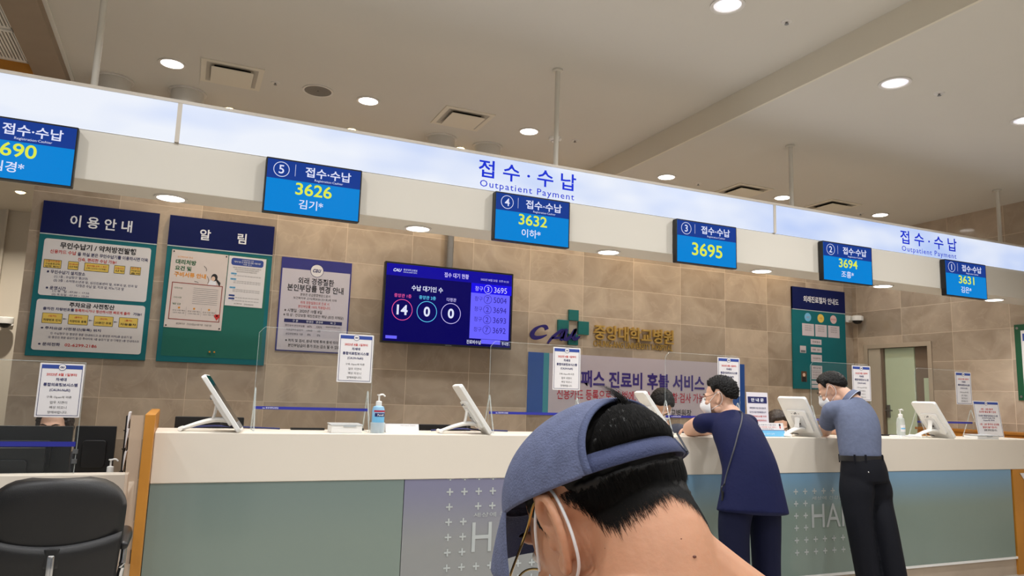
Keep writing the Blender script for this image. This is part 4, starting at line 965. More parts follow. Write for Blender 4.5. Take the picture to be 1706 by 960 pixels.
for s in (-1, 1):
    g = MB(); g.loft([(s * .245, .04, .665), (s * .252, .16, .685), (s * .25, .34, .68), (s * .245, .40, .66)], [(.020, .016), (.026, .018), (.026, .018), (.02, .014)], (1, 0, 0), BPLA, n=14); g.build('arm_pad', None, ch, smooth=True)
    g = MB(); g.tube([(s * .25, .06, .66), (s * .245, .05, .56), (s * .225, .12, .43), (s * .2, .25, .40)], .013, CHROME, n=12); g.build('arm_tube', None, ch, smooth=True)
MB().lathe([(.05, .36), (.06, .41)], BPLA, T(0, .25, 0)).lathe([(.028, .10), (.028, .30), (.02, .30), (.02, .38)], CHROME, T(0, .25, 0)).build('gas_lift', None, ch, smooth=True)
for k in range(5):
    a = 72 * k + 20; X = T(0, .25, 0) @ Rm('Z', a)
    MB().loft([(.02, 0, .11), (.18, 0, .095), (.30, 0, .07)], [(.026, .018), (.022, .014), (.016, .011)], (0, 1, 0), CHROME, X, n=12).build('base_spoke', None, ch, smooth=True)
    MB().lathe([(.027, -.012), (.03, -.008), (.03, .008), (.027, .012)], BPLA, X @ T(.29, 0, .03) @ Rm('X', 90), n=16).tube([(.295, 0, .03), (.295, 0, .065)], .008, BPLA, X).build('caster', None, ch, smooth=True)
# ------------------------------------------------------------------ people
SKIN = M('skin', (206, 164, 140), .5, var=.05, scale=9, sss=.15); HAIRB = M('black_hair', (13, 11, 11), .6, bump=.5, bscale=150, var=.2, scale=60, spec=.25)
MASKW = M('mask_white', (232, 232, 234), .6, bump=.1, bscale=80); EYEW = M('eye_white', (220, 215, 210), .3); 
def V(*a): return Vector(a)
def kid(o, t, base):
    o.parent = t
    if base is not None: o.matrix_parent_inverse = T(*base).inverted()
    return o
def add_ear(g, X, s, z0=0.0, k=1.0, yw=28):
    """outer ear; s = -1 left, 1 right, in head space"""
    yaw = math.radians(yw)
    B = Matrix.Identity(4)
    a = Vector((s * math.sin(yaw), -math.cos(yaw), 0)); b = Vector((0, -.16, 1)).normalized(); a = (a - b * a.dot(b)).normalized(); n = a.cross(b) if s < 0 else b.cross(a)
    if n.x * s < 0: n = -n
    o = (s * .0735, -.008, -.006 + z0)
    for i in range(3): B[i][0], B[i][1], B[i][2], B[i][3] = a[i], b[i], n[i], o[i]
    Y = X @ B @ Matrix.Scale(k, 4)
    hx = [(-.005, .0, .001), (-.013, .010, .003), (-.012, .025, .005), (.0, .0345, .007), (.013, .030, .008), (.0195, .014, .008), (.018, -.006, .007), (.010, -.022, .005), (.002, -.031, .003), (-.006, -.029, .001), (-.009, -.020, .0)]
    g.loft(hx, [.0036, .0042, .0044, .0046, .0046, .0045, .0042, .004, .0048, .005, .004], (0, 0, 1), None, Y, n=10, steps=60)
    g.loft([(-.002, .021, .002), (.007, .016, .004), (.0105, .004, .0045), (.006, -.012, .003), (-.001, -.017, .002)], [.0025, .0036, .004, .0036, .003], (0, 0, 1), None, Y, n=8, steps=30)
    g.ell((.003, .004, -.0015), (.0165, .029, .0028), None, Y); g.ell((-.002, -.024, .0005), (.008, .010, .0042), None, Y); g.ell((-.0125, -.006, .002), (.004, .007, .0045), None, Y)
    g.ell((-.004, -.002, -.008), (.013, .022, .009), None, Y)
def add_head(g, X, ears=True, jaw=1.0, ek=1.0, yw=28, cz=.086):
    g.ell((0, -.014, .034), (.0745, .093, cz), None, X, n=32, k=20)
    g.ell((0, .012, .0), (.071, .080, .075), None, X, n=28, k=16)
    g.ell((0, .030, -.035), (.060 * jaw, .062, .080), None, X, n=28, k=16)
    g.ell((0, .042, -.085), (.043 * jaw, .044, .032), None, X)
    g.ell((0, .060, -.105), (.022, .025, .016), None, X)
    g.ell((0, .083, .024), (.050, .014, .011), None, X)
    for s in (-1, 1):
        g.ell((s * .036, .066, -.028), (.022, .024, .020), None, X); g.ell((s * .058, .0, -.075), (.016, .03, .03), None, X)
        g.ell((s * .009, .098, -.040), (.008, .011, .007), None, X); g.ell((s * .031, .080, .004), (.013, .012, .008), None, X)
    g.loft([(0, .088, .012), (0, .100, -.012), (0, .113, -.037)], [(.008, .012), (.0085, .013), (.012, .012)], (1, 0, 0), None, X, n=12)
    g.ell((0, .093, -.067), (.023, .011, .0055), None, X); g.ell((0, .090, -.077), (.020, .012, .006), None, X)
    if ears:
        for s in (-1, 1): add_ear(g, X, s, 0, ek, yw)
def add_eyes(t, X, base):
    for s in (-1, 1):
        g = MB(); g.ell((s * .031, .081, .003), (.0125, .0125, .0085), EYEW, X, n=14, k=10); g.ell((s * .031, .0915, .002), (.0055, .003, .0055), M('iris_dark', (30, 22, 18), .2), X, n=12, k=8)
        kid(g.build('eye', None, None, smooth=True), t, base)
        g = MB(); g.loft([(s * .014, .095, .026), (s * .033, .092, .031), (s * .052, .079, .027)], [(.002, .003), (.003, .004), (.0015, .002)], (0, 0, 1), HAIRB, X, n=8)
        kid(g.build('eyebrow', None, None, smooth=True), t, base)
def fingers_hand(g, W, s=1, curl=35, spread=6, scale=1.0):
    """hand in its own frame: wrist at origin, +y to the fingertips, +z out of the back of the hand, thumb on side s*x"""
    k = scale
    g.loft([(0, -.01 * k, 0), (0, .02 * k, 0), (0, .055 * k, .002 * k), (0, .085 * k, 0)], [(.026 * k, .018 * k), (.034 * k, .016 * k), (.040 * k, .0145 * k), (.038 * k, .011 * k)], (1, 0, 0), None, W, n=16)
    for i, (x, ln, r) in enumerate(((.029, .070, .0088), (.010, .078, .009), (-.010, .073, .0086), (-.028, .058, .0076))):
        x *= s; p = Vector((x * k, .082 * k, 0)); a = 0; yaw = math.radians(spread) * (x / .03); pts = [tuple(p - Vector((0, .02 * k, 0)))]; pts.append(tuple(p))
        for q, f_ in enumerate((.46, .30, .24)):
            a += math.radians(curl * (.7, 1.0, .7)[q]); dv = Vector((math.sin(yaw) * math.cos(a), math.cos(yaw) * math.cos(a), -math.sin(a)))
            p = p + dv * ln * f_ * k; pts.append(tuple(p))
        g.loft(pts, [r * k, r * k, r * .97 * k, r * .9 * k, r * .75 * k], (1, 0, 0), None, W, n=10, steps=17)
    pts = [(s * .020 * k, .010 * k, -.004 * k), (s * .040 * k, .030 * k, -.012 * k), (s * .050 * k, .055 * k, -.022 * k), (s * .046 * k, .078 * k, -.032 * k)]
    g.loft(pts, [.013 * k, .012 * k, .0105 * k, .008 * k], (0, 0, 1), None, W, n=10, steps=16)
def aim(p, d, up=(0, 0, 1)):
    """frame at p with +y along d and +z close to up"""
    y = Vector(d).normalized(); z = Vector(up); z = (z - y * z.dot(y)).normalized(); x = y.cross(z); mt = Matrix.Identity(4)
    for i in range(3): mt[i][0], mt[i][1], mt[i][2], mt[i][3] = x[i], y[i], z[i], p[i]
    return mt
def bvh(o):
    return BVHTree.FromPolygons([v.co.copy() for v in o.data.vertices], [tuple(p.vertices) for p in o.data.polygons])
def sph(az, el):                    # az from the back of the head, + towards the right ear
    return Vector((math.sin(az) * math.cos(el), -math.cos(az) * math.cos(el), math.sin(el)))
def hair_shell(tree, X, fn, name, mat, nu=72, nv=44, c=(0, -.012, .03), seed=0, rough=.004, freq=30, ellr=(.082, .102, .095), it=0):
    R3 = X.to_3x3(); ks = R3.col[0].length; R3 = R3 * (1 / ks); cw = X @ Vector(c); vs = []; fs = []
    for j in range(nv + 1):
        el = -PI / 2 + PI * j / nv
        for i in range(nu):
            az = -PI + 2 * PI * i / nu; d = sph(az, el); h = tree.ray_cast(cw, R3 @ d, .5)[0]
            lim = ks / math.sqrt((d.x / ellr[0]) ** 2 + (d.y / ellr[1]) ** 2 + (d.z / ellr[2]) ** 2)
            if abs(az) < 1.05: lim = .165 * ks
            r = min((h - cw).length if h else lim, lim)
            tk = fn(az, el, d, r / ks)
            if tk > 0: tk += rough * noise.noise(d * freq + Vector((seed, 0, 0))) * min(1, tk / .006) + rough * .6 * noise.noise(d * freq * 2.7)
            if tk < 0 and el < -.7: r = min(r, .075)
            p = cw + (R3 @ d) * max(.01, r + tk); vs.append(tuple(p))
    for j in range(nv):
        for i in range(nu): a = j * nu + i; b = j * nu + (i + 1) % nu; fs.append((a, b, b + nu, a + nu))
    g = MB(); g.add(vs, fs, mat); return g.build(name, None, None, smooth=True, angle=180)
def smooth(a, b, x): t = max(0, min(1, (x - a) / (b - a))); return t * t * (3 - 2 * t)
def interp(x, xs, ys): return float(np.interp(x, xs, ys))
def hairline(az, tab):
    a = abs(math.degrees(az)); return math.radians(interp(a, tab[0], tab[1]))
SHORT = ((0, 25, 50, 72, 86, 100, 112, 122, 135, 180), (-34, -38, -26, -8, 12, 14, -6, 14, 34, 38))
def short_hair(th, tab=SHORT, fade=.30):
    def fn(az, el, d, *k):
        e = el - hairline(az, tab)
        return -.012 + (th + .012) * smooth(-.10, fade, e)
    return fn
def onto(tree, px, py, off=.004):                         # point of a surface seen in the direction of a photo pixel
    dv = ((px - 853) * rx - (py - 480) * ry - 1230 * rz).normalized(); h = tree.ray_cast(V(0, 0, CAMZ), dv)[0]
    return h - dv * off if h is not None else None
def face_mask(t, X, base, ear=True):
    P = np.array
    rows = [(.010, .106, .014, .060, .020), (-.012, .117, .030, .054, .030), (-.035, .136, .044, .050, .036), (-.060, .134, .05, .048, .036), (-.085, .115, .046, .045, .032), (-.112, .088, .030, .045, .02)]
    vs = []; fs = []; n = 12
    for z, y0, xw, _, dy in rows:
        for i in range(n + 1):
            u = -1 + 2 * i / n; w_ = min(.068, xw + .022); vs.append((w_ * u, y0 - (y0 - .050) * (abs(u) ** 1.7) * (.62 if z > 0 else 1.0), z - .006 * u * u))
    for j in range(len(rows) - 1):
        for i in range(n): a = j * (n + 1) + i; fs.append((a, a + 1, a + n + 2, a + n + 1))
    g = MB(); g.add(vs, fs, MASKW, X); o = kid(g.build('face_mask', None, None, smooth=True, angle=180, subdiv=1), t, base)
    q = o.modifiers.new('s', 'SOLIDIFY'); q.thickness = .002
    for s in (-1, 1):
        g = MB(); g.tube([(s * .066, .052, -.02), (s * .0765, .020, .010), (s * .077, .003, .028), (s * .0745, -.012, .0395), (s * .0770, -.029, .030), (s * .0795, -.0355, .004), (s * .078, -.031, -.022), (s * .073, -.016, -.043), (s * .069, .012, -.056), (s * .064, .045, -.072)], .0016, MASKW, X, n=7)
        kid(g.build('ear_loop', None, None, smooth=True), o, None)
def glasses(t, X, base, mat, r=.0235, dz=0.0):
    g = MB()
    for s in (-1, 1):
        Y = X @ T(s * .034, .112, -.002 + dz) @ Rm('X', 90); n = 28
        g.tube([(r * 1.12 * math.cos(2 * PI * k / n), r * .82 * math.sin(2 * PI * k / n), 0) for k in range(n + 1)], .0013, mat, Y, n=6, smooth=False)
        g.tube([(s * .060, .110, .006 + dz), (s * .074, .095, .008 + dz), (s * .0795, .03, .020 + dz * .3), (s * .0775, .0, .033), (s * .0765, -.026, .024)], .0014, mat, X, n=6)
    g.tube([(-.011, .114, .002 + dz), (0, .117, .005 + dz), (.011, .114, .002 + dz)], .0012, mat, X, n=6)
    kid(g.build('glasses', None, None, smooth=True), t, base)
def shoe(p, d, mat, name='shoe', L=.26):
    X = aim(p, d); g = MB()
    g.loft([(0, -.07, .045), (0, -.02, .045), (0, .08, .035), (0, .16, .026)], [(.036, .042), (.040, .044), (.045, .034), (.038, .022)], (1, 0, 0), mat, X, n=16, sq=.8)
    g.loft([(0, -.085, .010), (0, .04, .010), (0, .165, .010)], [(.036, .010), (.045, .010), (.040, .010)], (1, 0, 0), M('shoe_sole', (34, 32, 30), .6), X, n=16)
    return g.build(name, None, None, smooth=True)

# ---- woman in navy leaning on the counter
NAVC = M('navy_cloth', (11, 18, 60), .8, bump=.25, bscale=26, var=.06, scale=6, spec=.25); NAVT = M('navy_trousers', (9, 14, 44), .8, bump=.2, bscale=22, spec=.25)
base = (3.29, 3.68, 0)
t = thing('person', 'person in navy tunic and white mask leaning on the counter with crossbody strap', 'person', T(*base))
XH = T(3.272, 3.965, 1.362) @ Rm('Z', 40) @ Rm('X', -6)
g = MB(); add_head(g, XH)
nb = (3.31, 3.89, 1.258)
g.loft([tuple(XH @ V(0, -.03, -.02)), (3.295, 3.92, 1.295), nb], [(.052, .056), (.052, .055), (.07, .06)], (1, 0, 0), n=20)
shL, shR = V(3.142, 3.945, 1.200), V(3.462, 3.90, 1.200); elL, elR = V(3.188, 4.165, 1.146), V(3.55, 4.14, 1.146); haL, haR = V(3.43, 4.22, 1.138), V(3.34, 4.26, 1.138)
g.loft([tuple(shL), tuple((shL + elL) / 2), tuple(elL)], [.054, .060, .052], (1, 0, 0)); g.loft([tuple(elL), tuple(elL.lerp(haL, .4)), tuple(haL)], [.050, .046, .028], (0, 0, 1))
g.loft([tuple(shR), tuple((shR + elR) / 2), tuple(elR)], [.052, .050, .042], (1, 0, 0)); g.loft([tuple(elR), tuple(elR.lerp(haR, .4)), tuple(haR)], [.043, .040, .028], (0, 0, 1))
fingers_hand(g, aim(haL, haL - elL), 1, 25); fingers_hand(g, aim(haR + V(0, 0, .012), haR - elR), -1, 25)
g.loft([nb, (3.30, 3.84, 1.17), (3.29, 3.75, 1.02), (3.29, 3.68, .85)], [(.075, .06), (.145, .085), (.15, .10), (.16, .115)], (1, 0, 0), n=22)
LX = (3.145, 3.385)
for x in LX: g.loft([(x * .6 + 3.29 * .4, 3.68, .86), (x, 3.68, .45), (x, 3.66, .09)], [.075, .055, .04], (1, 0, 0)); g.loft([(x, 3.64, .05), (x, 3.77, .03)], [(.035, .035), (.04, .02)], (1, 0, 0))
body = kid(remesh(g, 'body', SKIN, .0045, 6), t, base); tr = bvh(body)
def curly(az, el, d, *k):
    e = el - hairline(az, ((0, 30, 55, 72, 86, 100, 112, 122, 135, 180), (-34, -34, -26, -6, 14, 16, -4, 14, 30, 30)))
    return -.012 + (.034) * smooth(-.08, .35, e) + .006 * smooth(.3, 1.2, e)
kid(hair_shell(tr, XH, curly, 'hair', HAIRB, 110, 70, rough=.013, freq=24), t, base)
add_eyes(t, XH, base); face_mask(t, XH, base); glasses(t, XH, base, M('dark_frames', (40, 28, 26), .3))
g = MB()
g.loft([(3.268, 3.655, .675), (3.278, 3.67, .80), (3.29, 3.70, .93), (3.292, 3.765, 1.06), (3.30, 3.835, 1.155), (3.303, 3.87, 1.215), (3.308, 3.893, 1.262)],
       [(.238, .18), (.208, .162), (.184, .148), (.174, .134), (.172, .118), (.150, .092), (.080, .066)], [(1, 0, -.12), (1, 0, -.08), (1, 0, 0), (1, 0, 0), (1, 0, 0), (1, 0, 0), (1, 0, 0)], n=34, cap=.1)
for sh, el, q in ((shL, elL, .26), (shR, elR, .4)):
    p0 = V(3.303, 3.87, 1.195); g.loft([tuple(p0.lerp(sh, .55)), tuple(sh + V(0, 0, .0)), tuple(sh.lerp(el, q))], [.070, .062, .063], (1, 0, 0), n=20, cap=.15)
tun = kid(remesh(g, 'tunic', NAVC, .0075, 7), t, base)
g = MB()
for s, x in zip((-1, 1), LX): g.loft([(3.29 + s * .07, 3.68, .86), (x, 3.68, .62), (x, 3.675, .35), (x + s * .005, 3.67, .085)], [(.105, .125), (.090, .105), (.080, .092), (.076, .086)], (1, 0, 0), n=24, cap=.1)
kid(remesh(g, 'trousers', NAVT, .009, 5), t, base)
for x in LX: kid(shoe((x, 3.65, 0), (0, 1, 0), M('black_shoe', (24, 22, 22), .4)), t, base)
tt = bvh(tun); P_ = [q for q in (onto(tt, x, y) for x, y in ((1236, 690), (1235, 704), (1230, 722), (1224, 745), (1217, 768), (1210, 792), (1207, 806))) if q is not None]
g = MB(); ST = M('strap_grey', (62, 64, 72), .5)
g.tube([(3.30, 3.985, 1.21), (3.345, 3.95, 1.265)] + [tuple(P_[0] + V(0, .02, .018))] + [tuple(q) for q in P_], .0048, ST, n=8); kid(g.build('shoulder_strap', None, None, smooth=True), t, base)
g = MB(); p = P_[-1] + V(-.006, -.012, -.015)
g.tube([tuple(P_[-1]), tuple(p + V(.014, -.006, -.02)), tuple(p + V(.008, -.008, -.07))], .004, BPLA, n=7); g.tube([tuple(P_[-1]), tuple(p + V(-.026, 0, -.01)), tuple(p + V(-.022, 0, -.06))], .004, BPLA, n=7)
g.loft([tuple(p + V(.006, -.006, -.03)), tuple(p + V(.008, -.006, -.10))], [.009, .008], (1, 0, 0), CHROME, n=12); g.loft([tuple(p + V(-.018, 0, -.03)), tuple(p + V(-.02, 0, -.08))], [.007, .008], (1, 0, 0), BPLA, n=10)
kid(g.build('key_charm', None, None, smooth=True), t, base)

# ---- man in a grey blue polo shirt
POLO = M('polo_knit', (96, 104, 128), .85, bump=.3, bscale=34, var=.07, scale=40, spec=.25); TRO = M('dark_trousers', (7, 9, 19), .8, bump=.15, bscale=18, spec=.25)
base = (4.32, 3.68, 0)
t = thing('person', 'person in grey blue polo shirt, black belt and dark trousers writing at the counter', 'person', T(*base))
XH = T(4.366, 4.035, 1.444) @ Rm('Z', 33) @ Rm('X', -31)
g = MB(); add_head(g, XH, jaw=1.05)
nb = (4.425, 3.92, 1.375)
g.loft([tuple(XH @ V(0, -.035, -.02)), (4.405, 3.96, 1.41), nb], [(.056, .06), (.058, .06), (.075, .065)], (1, 0, 0), n=20)
shL, shR = V(4.262, 3.945, 1.300), V(4.545, 3.92, 1.300); elL, elR = V(4.425, 4.165, 1.148), V(4.72, 4.14, 1.148); haL, haR = V(4.545, 4.325, 1.160), V(4.66, 4.33, 1.142)
for sh, el, ha in ((shL, elL, haL), (shR, elR, haR)):
    g.loft([tuple(sh), tuple((sh + el) / 2), tuple(el)], [.054, .050, .043], (1, 0, 0)); g.loft([tuple(el), tuple(el.lerp(ha, .4)), tuple(ha)], [.044, .042, .029], (0, 0, 1))
WL = aim(haL, haL - elL, (.5, 0, .8)); fingers_hand(g, WL, 1, 42); fingers_hand(g, aim(haR, V(-.3, .8, 0)), -1, 20)
g.loft([nb, (4.42, 3.88, 1.28), (4.39, 3.83, 1.12), (4.35, 3.79, .94)], [(.08, .07), (.14, .085), (.125, .09), (.12, .095)], (1, 0, 0), n=22)
LG = (((4.262, 3.785, .90), (4.245, 3.72, .50), (4.285, 3.675, .09)), ((4.43, 3.77, .90), (4.40, 3.655, .50), (4.405, 3.575, .09)))
for a in LG: g.loft(a, [.060, .050, .042], (1, 0, 0)); g.loft([(a[2][0], a[2][1], .05), (a[2][0] + .01, a[2][1] + .12, .03)], [(.035, .035), (.04, .02)], (1, 0, 0))
body = kid(remesh(g, 'body', SKIN, .0045, 6), t, base); tr = bvh(body)
kid(hair_shell(tr, XH, short_hair(.020), 'hair', HAIRB, 96, 60, rough=.006, freq=14), t, base)
add_eyes(t, XH, base); face_mask(t, XH, base)
g = MB()
g.loft([(4.348, 3.785, .965), (4.355, 3.80, 1.03), (4.378, 3.825, 1.14), (4.405, 3.865, 1.24), (4.418, 3.89, 1.315), (4.424, 3.915, 1.375)],
       [(.137, .130), (.141, .132), (.152, .136), (.166, .126), (.150, .098), (.078, .070)], (1, 0, 0), n=34, cap=.08)
for sh, el, q in ((shL, elL, .62), (shR, elR, .62)):
    p0 = V(4.42, 3.90, 1.31); g.loft([tuple(p0.lerp(sh, .5)), tuple(sh + V(0, 0, .0)), tuple(sh.lerp(el, q * .5)), tuple(sh.lerp(el, q))], [.078, .066, .064, .066], (1, 0, 0), n=20, cap=.1)
pol = kid(remesh(g, 'polo_shirt', POLO, .0075, 6), t, base)
g = MB(); ax = (V(*XH.to_translation()) + V(.03, -.05, -.02) - V(*nb)).normalized()
n = 26; vs = []
ca = V(*nb) + ax * .008; sx = V(1, 0, 0); sx = (sx - ax * sx.dot(ax)).normalized(); sy = ax.cross(sx)
for q, (r1, r2, hgt) in enumerate(((.096, .090, -.016), (.080, .076, .026), (.076, .072, .028), (.072, .068, -.012))):
    for k in range(n): a = 2 * PI * k / n; vs.append(tuple(ca + sx * r1 * math.cos(a) + sy * r2 * math.sin(a) + ax * hgt))
fs = [(q * n + k, q * n + (k + 1) % n, (q + 1) * n + (k + 1) % n, (q + 1) * n + k) for q in range(3) for k in range(n)]
g.add(vs, fs, POLO); g.tube([tuple(ca + sx * .097 * math.cos(2 * PI * k / n) + sy * .091 * math.sin(2 * PI * k / n) - ax * .016) for k in range(n + 1)], .0024, M('collar_tip', (176, 184, 204), .8), n=6, smooth=False)
kid(g.build('collar', None, None, smooth=True), pol, None)
g = MB()
g.loft([(4.348, 3.782, .985), (4.35, 3.77, .90), (4.35, 3.765, .83)], [(.139, .130), (.152, .148), (.157, .152)], (1, 0, 0), n=30, cap=.1)
for s, a in zip((-1, 1), LG): g.loft([(a[0][0] - s * .018, a[0][1] + .0, .92), (a[0][0] - s * .010, a[0][1] - .02, .78), (a[0][0] - .005, a[0][1] - .035, .68), a[1], (a[2][0], a[2][1], .07)], [(.070, .10), (.095, .125), (.090, .110), (.078, .088), (.072, .084)], (1, 0, 0), n=24, cap=.1)
trs = kid(remesh(g, 'trousers', TRO, .008, 6), t, base)
BX = frame((4.348, 3.784, .982), (1, 0, 0), (0, 1, -.06)); g = MB(); n = 44; vs = []
for rr, hz in ((1.02, -.018), (1.045, -.018), (1.045, .018), (1.02, .018)):
    for k in range(n): a = 2 * PI * k / n; vs.append((.139 * rr * math.cos(a), .131 * rr * math.sin(a), hz))
fs = [(q * n + k, ((q + 1) % 4) * n + k, ((q + 1) % 4) * n + (k + 1) % n, q * n + (k + 1) % n) for q in range(4) for k in range(n)]
g.add(vs, fs, M('belt_leather', (26, 25, 27), .4, bump=.1, bscale=200), BX)
belt = kid(g.build('belt', None, None, smooth=True), t, base)
g = MB()
for a in (-2.2, -1.2, -.2, 1.0, 2.2, 3.6): g.box(-.006, .006, -.004, .004, -.03, .026, TRO, BX @ T(.1455 * math.cos(a), .1375 * math.sin(a), 0) @ Matrix.Rotation(a + PI / 2, 4, 'Z'))
kid(g.build('belt_loop', None, None), belt, None)
hit = onto(bvh(trs), 1447, 787, 0)
if hit is not None: kid(MB().ell(tuple(hit), (.006, .006, .006), CHROME).build('pocket_button', None, None, smooth=True), trs, None)
for a in LG: kid(shoe((a[2][0], a[2][1], 0), (.05, 1, 0), M('black_shoe', (24, 22, 22), .4)), t, base)
o = MB().tube([tuple(WL @ V(.050, .078, -.05)), tuple(WL @ V(.042, .075, -.02)), tuple(WL @ V(.014, .055, .075))], [.0015, .004, .0042], BPLA, n=10).build('pen', None, None, smooth=True)
o['label'] = 'black pen held in the hand of the person in polo shirt'; o['category'] = 'pen'

# ---- clerks behind the counter
def clerk(label, hp, yaw, pitch, hair, cloth, style='long', glass=False):
    base = (hp[0], hp[1], 0); t = thing('person', label, 'person', T(*base))
    XH = T(*hp) @ Rm('Z', yaw) @ Rm('X', -pitch); f = XH.to_3x3() @ V(0, 1, 0); fh = V(f.x, f.y, 0).normalized(); sd = V(fh.y, -fh.x, 0)
    c7 = V(*hp) - fh * .07 + V(0, 0, -.15); hip = c7 - fh * .08 + V(0, 0, 0); hip.z = .50
    g = MB(); add_head(g, XH, ears=False, jaw=.95)
    for s in (-1, 1): g.ell((s * .074, -.008, -.006), (.01, .018, .03), None, XH)
    g.loft([tuple(XH @ V(0, -.03, -.03)), tuple(c7)], [(.05, .055), (.06, .06)], tuple(sd), n=18)
    g.loft([tuple(c7), tuple(c7.lerp(hip, .2)), tuple(c7.lerp(hip, .6)), tuple(hip)], [(.07, .06), (.14, .08), (.13, .09), (.15, .11)], tuple(sd), n=20)
    for s in (-1, 1):
        sh = c7 + sd * s * .165 + V(0, 0, -.06); el = sh + V(0, 0, -.25) + fh * .06; ha = el + fh * .20 - sd * s * .05 + V(0, 0, .04)
        g.loft([tuple(sh), tuple(el)], [.045, .038], tuple(fh)); g.loft([tuple(el), tuple(ha)], [.038, .025], tuple(sd)); fingers_hand(g, aim(ha, fh), -s, 30, scale=.92)
        kn = hip + fh * .40 + sd * s * .10; kn.z = .48; ft = kn + fh * .0; ft.z = .07
        g.loft([tuple(hip + sd * s * .08), tuple(kn), tuple(ft)], [.07, .055, .04], tuple(sd)); g.loft([tuple(ft + V(0, 0, -.03)), tuple(ft + fh * .15 + V(0, 0, -.045))], [.036, .022], tuple(sd))
    body = kid(remesh(g, 'body', SKIN, .006, 5), t, base); tr = bvh(body)
    def fn(az, el, d, *k):
        a = abs(math.degrees(az)); lo = interp(a, (0, 60, 90, 118, 132, 180), (-75, -75, -60, -40, 22, 34) if style == 'long' else (-40, -40, -20, -12, 26, 36)); e = el - math.radians(lo)
        return -.012 + .034 * smooth(-.1, .3, e)
    kid(hair_shell(tr, XH, fn, 'hair', hair, 72, 46, rough=.006, freq=10, ellr=(.084, .104, .11)), t, base)
    add_eyes(t, XH, base); face_mask(t, XH, base)
    if glass: glasses(t, XH, base, M('dark_frames', (40, 28, 26), .3))
    g = MB()
    g.loft([tuple(c7 + V(0, 0, -.02)), tuple(c7.lerp(hip, .2)), tuple(c7.lerp(hip, .6)), tuple(hip)], [(.08, .07), (.16, .10), (.15, .11), (.17, .13)], tuple(sd), n=24, cap=.1)
    for s in (-1, 1):
        sh = c7 + sd * s * .165 + V(0, 0, -.06); el = sh + V(0, 0, -.25) + fh * .06; g.loft([tuple(c7 + sd * s * .06 + V(0, 0, -.07)), tuple(sh), tuple(el), tuple(el + (fh * .14 - sd * s * .03 + V(0, 0, .03)))], [.07, .062, .055, .045], tuple(fh), n=16, cap=.1)
    kid(remesh(g, 'uniform_jacket', cloth, .009, 5), t, base)
    g = MB()
    for s in (-1, 1):
        kn = hip + fh * .40 + sd * s * .10; kn.z = .48; ft = kn.copy(); ft.z = .09; g.loft([tuple(hip + sd * s * .08), tuple(kn), tuple(ft)], [.09, .075, .07], tuple(sd), n=16, cap=.1)
    kid(remesh(g, 'trousers', M('clerk_trousers', (30, 32, 42), .7), .011, 4), t, base)
    for s in (-1, 1):
        ft = hip + fh * .40 + sd * s * .10; kid(shoe((ft.x, ft.y, 0), tuple(fh), M('black_shoe', (24, 22, 22), .4)), t, base)
    # task stool under the clerk
    st = thing('task_stool', 'dark task stool under the ' + label.split(' behind')[0].replace('person', 'clerk'), 'stool', T(hip.x, hip.y, 0)); 
    MB().lathe([(.0, .385), (.18, .385), (.19, .395), (.19, .41), (.0, .412)], BPLA).build('seat', None, st, smooth=True); MB().lathe([(.025, .02), (.025, .385)], CHROME).build('column', None, st, smooth=True); MB().lathe([(.22, 0), (.22, .012), (.03, .03)], BPLA).build('base', None, st, smooth=True)
DH, BH = HAIRB, M('brown_hair', (38, 26, 20), .4, bump=.6, bscale=90, var=.2, scale=50)
CLO = M('clerk_jacket', (52, 56, 72), .75, bump=.15, bscale=30)
clerk('person with black bobbed hair looking down behind the third tilted white monitor', (3.465, 4.88, 1.290), 150, 55, DH, CLO, 'bob', True)
clerk('person with brown hair almost hidden behind the navy headed table sign', (4.565, 4.80, 1.145), 165, 20, BH, CLO)
clerk('person with dark hair behind the low desk monitors, face covered by the paper notice', (-.655, 5.12, 1.062), 172, 5, BH, M('clerk_dark', (36, 36, 42), .75))
# ---- man in a backwards seen blue cap, close to the viewer, head bent forward
HC = (.4505, .742, 1.205)
XH = T(*HC) @ Rm('Z', 9) @ Rm('X', -34) @ Rm('Y', -7) @ Matrix.Scale(1.07, 4)
f = XH.to_3x3() @ V(0, 1, 0); fh = V(f.x, f.y, 0).normalized(); sd = V(fh.y, -fh.x, 0); bk = -fh; H0 = V(*HC)
hip = H0 + bk * .30; hip.z = .52
base = (hip.x, hip.y, 0)
t = thing('person', 'person in faded blue cap close to the viewer, head bent, mask loop at ear', 'person', T(*base))
FSK = M('tanned_skin', (200, 147, 115), .5, var=.07, scale=16, bump=.06, bscale=160, sss=.2)
g = MB(); add_head(g, XH, jaw=1.0, ek=1.1, yw=10, cz=.070)
c7 = H0 + V(.028, -.128, -.088)
g.loft([tuple(XH @ V(0, -.035, .0)), tuple(XH @ V(0, -.042, -.045)), tuple(c7 + fh * .035 + V(0, 0, .0)), tuple(c7 + bk * .01 + V(0, 0, -.08))], [(.058, .060), (.064, .064), (.082, .064), (.13, .085)], tuple(sd), n=28)
hipb = hip
g.loft([tuple(c7 + V(0, 0, -.05)), tuple(c7.lerp(hip, .2)), tuple(c7.lerp(hip, .6)), tuple(hip)], [(.13, .085), (.17, .11), (.16, .115), (.17, .12)], tuple(sd), n=24)
ARM = []
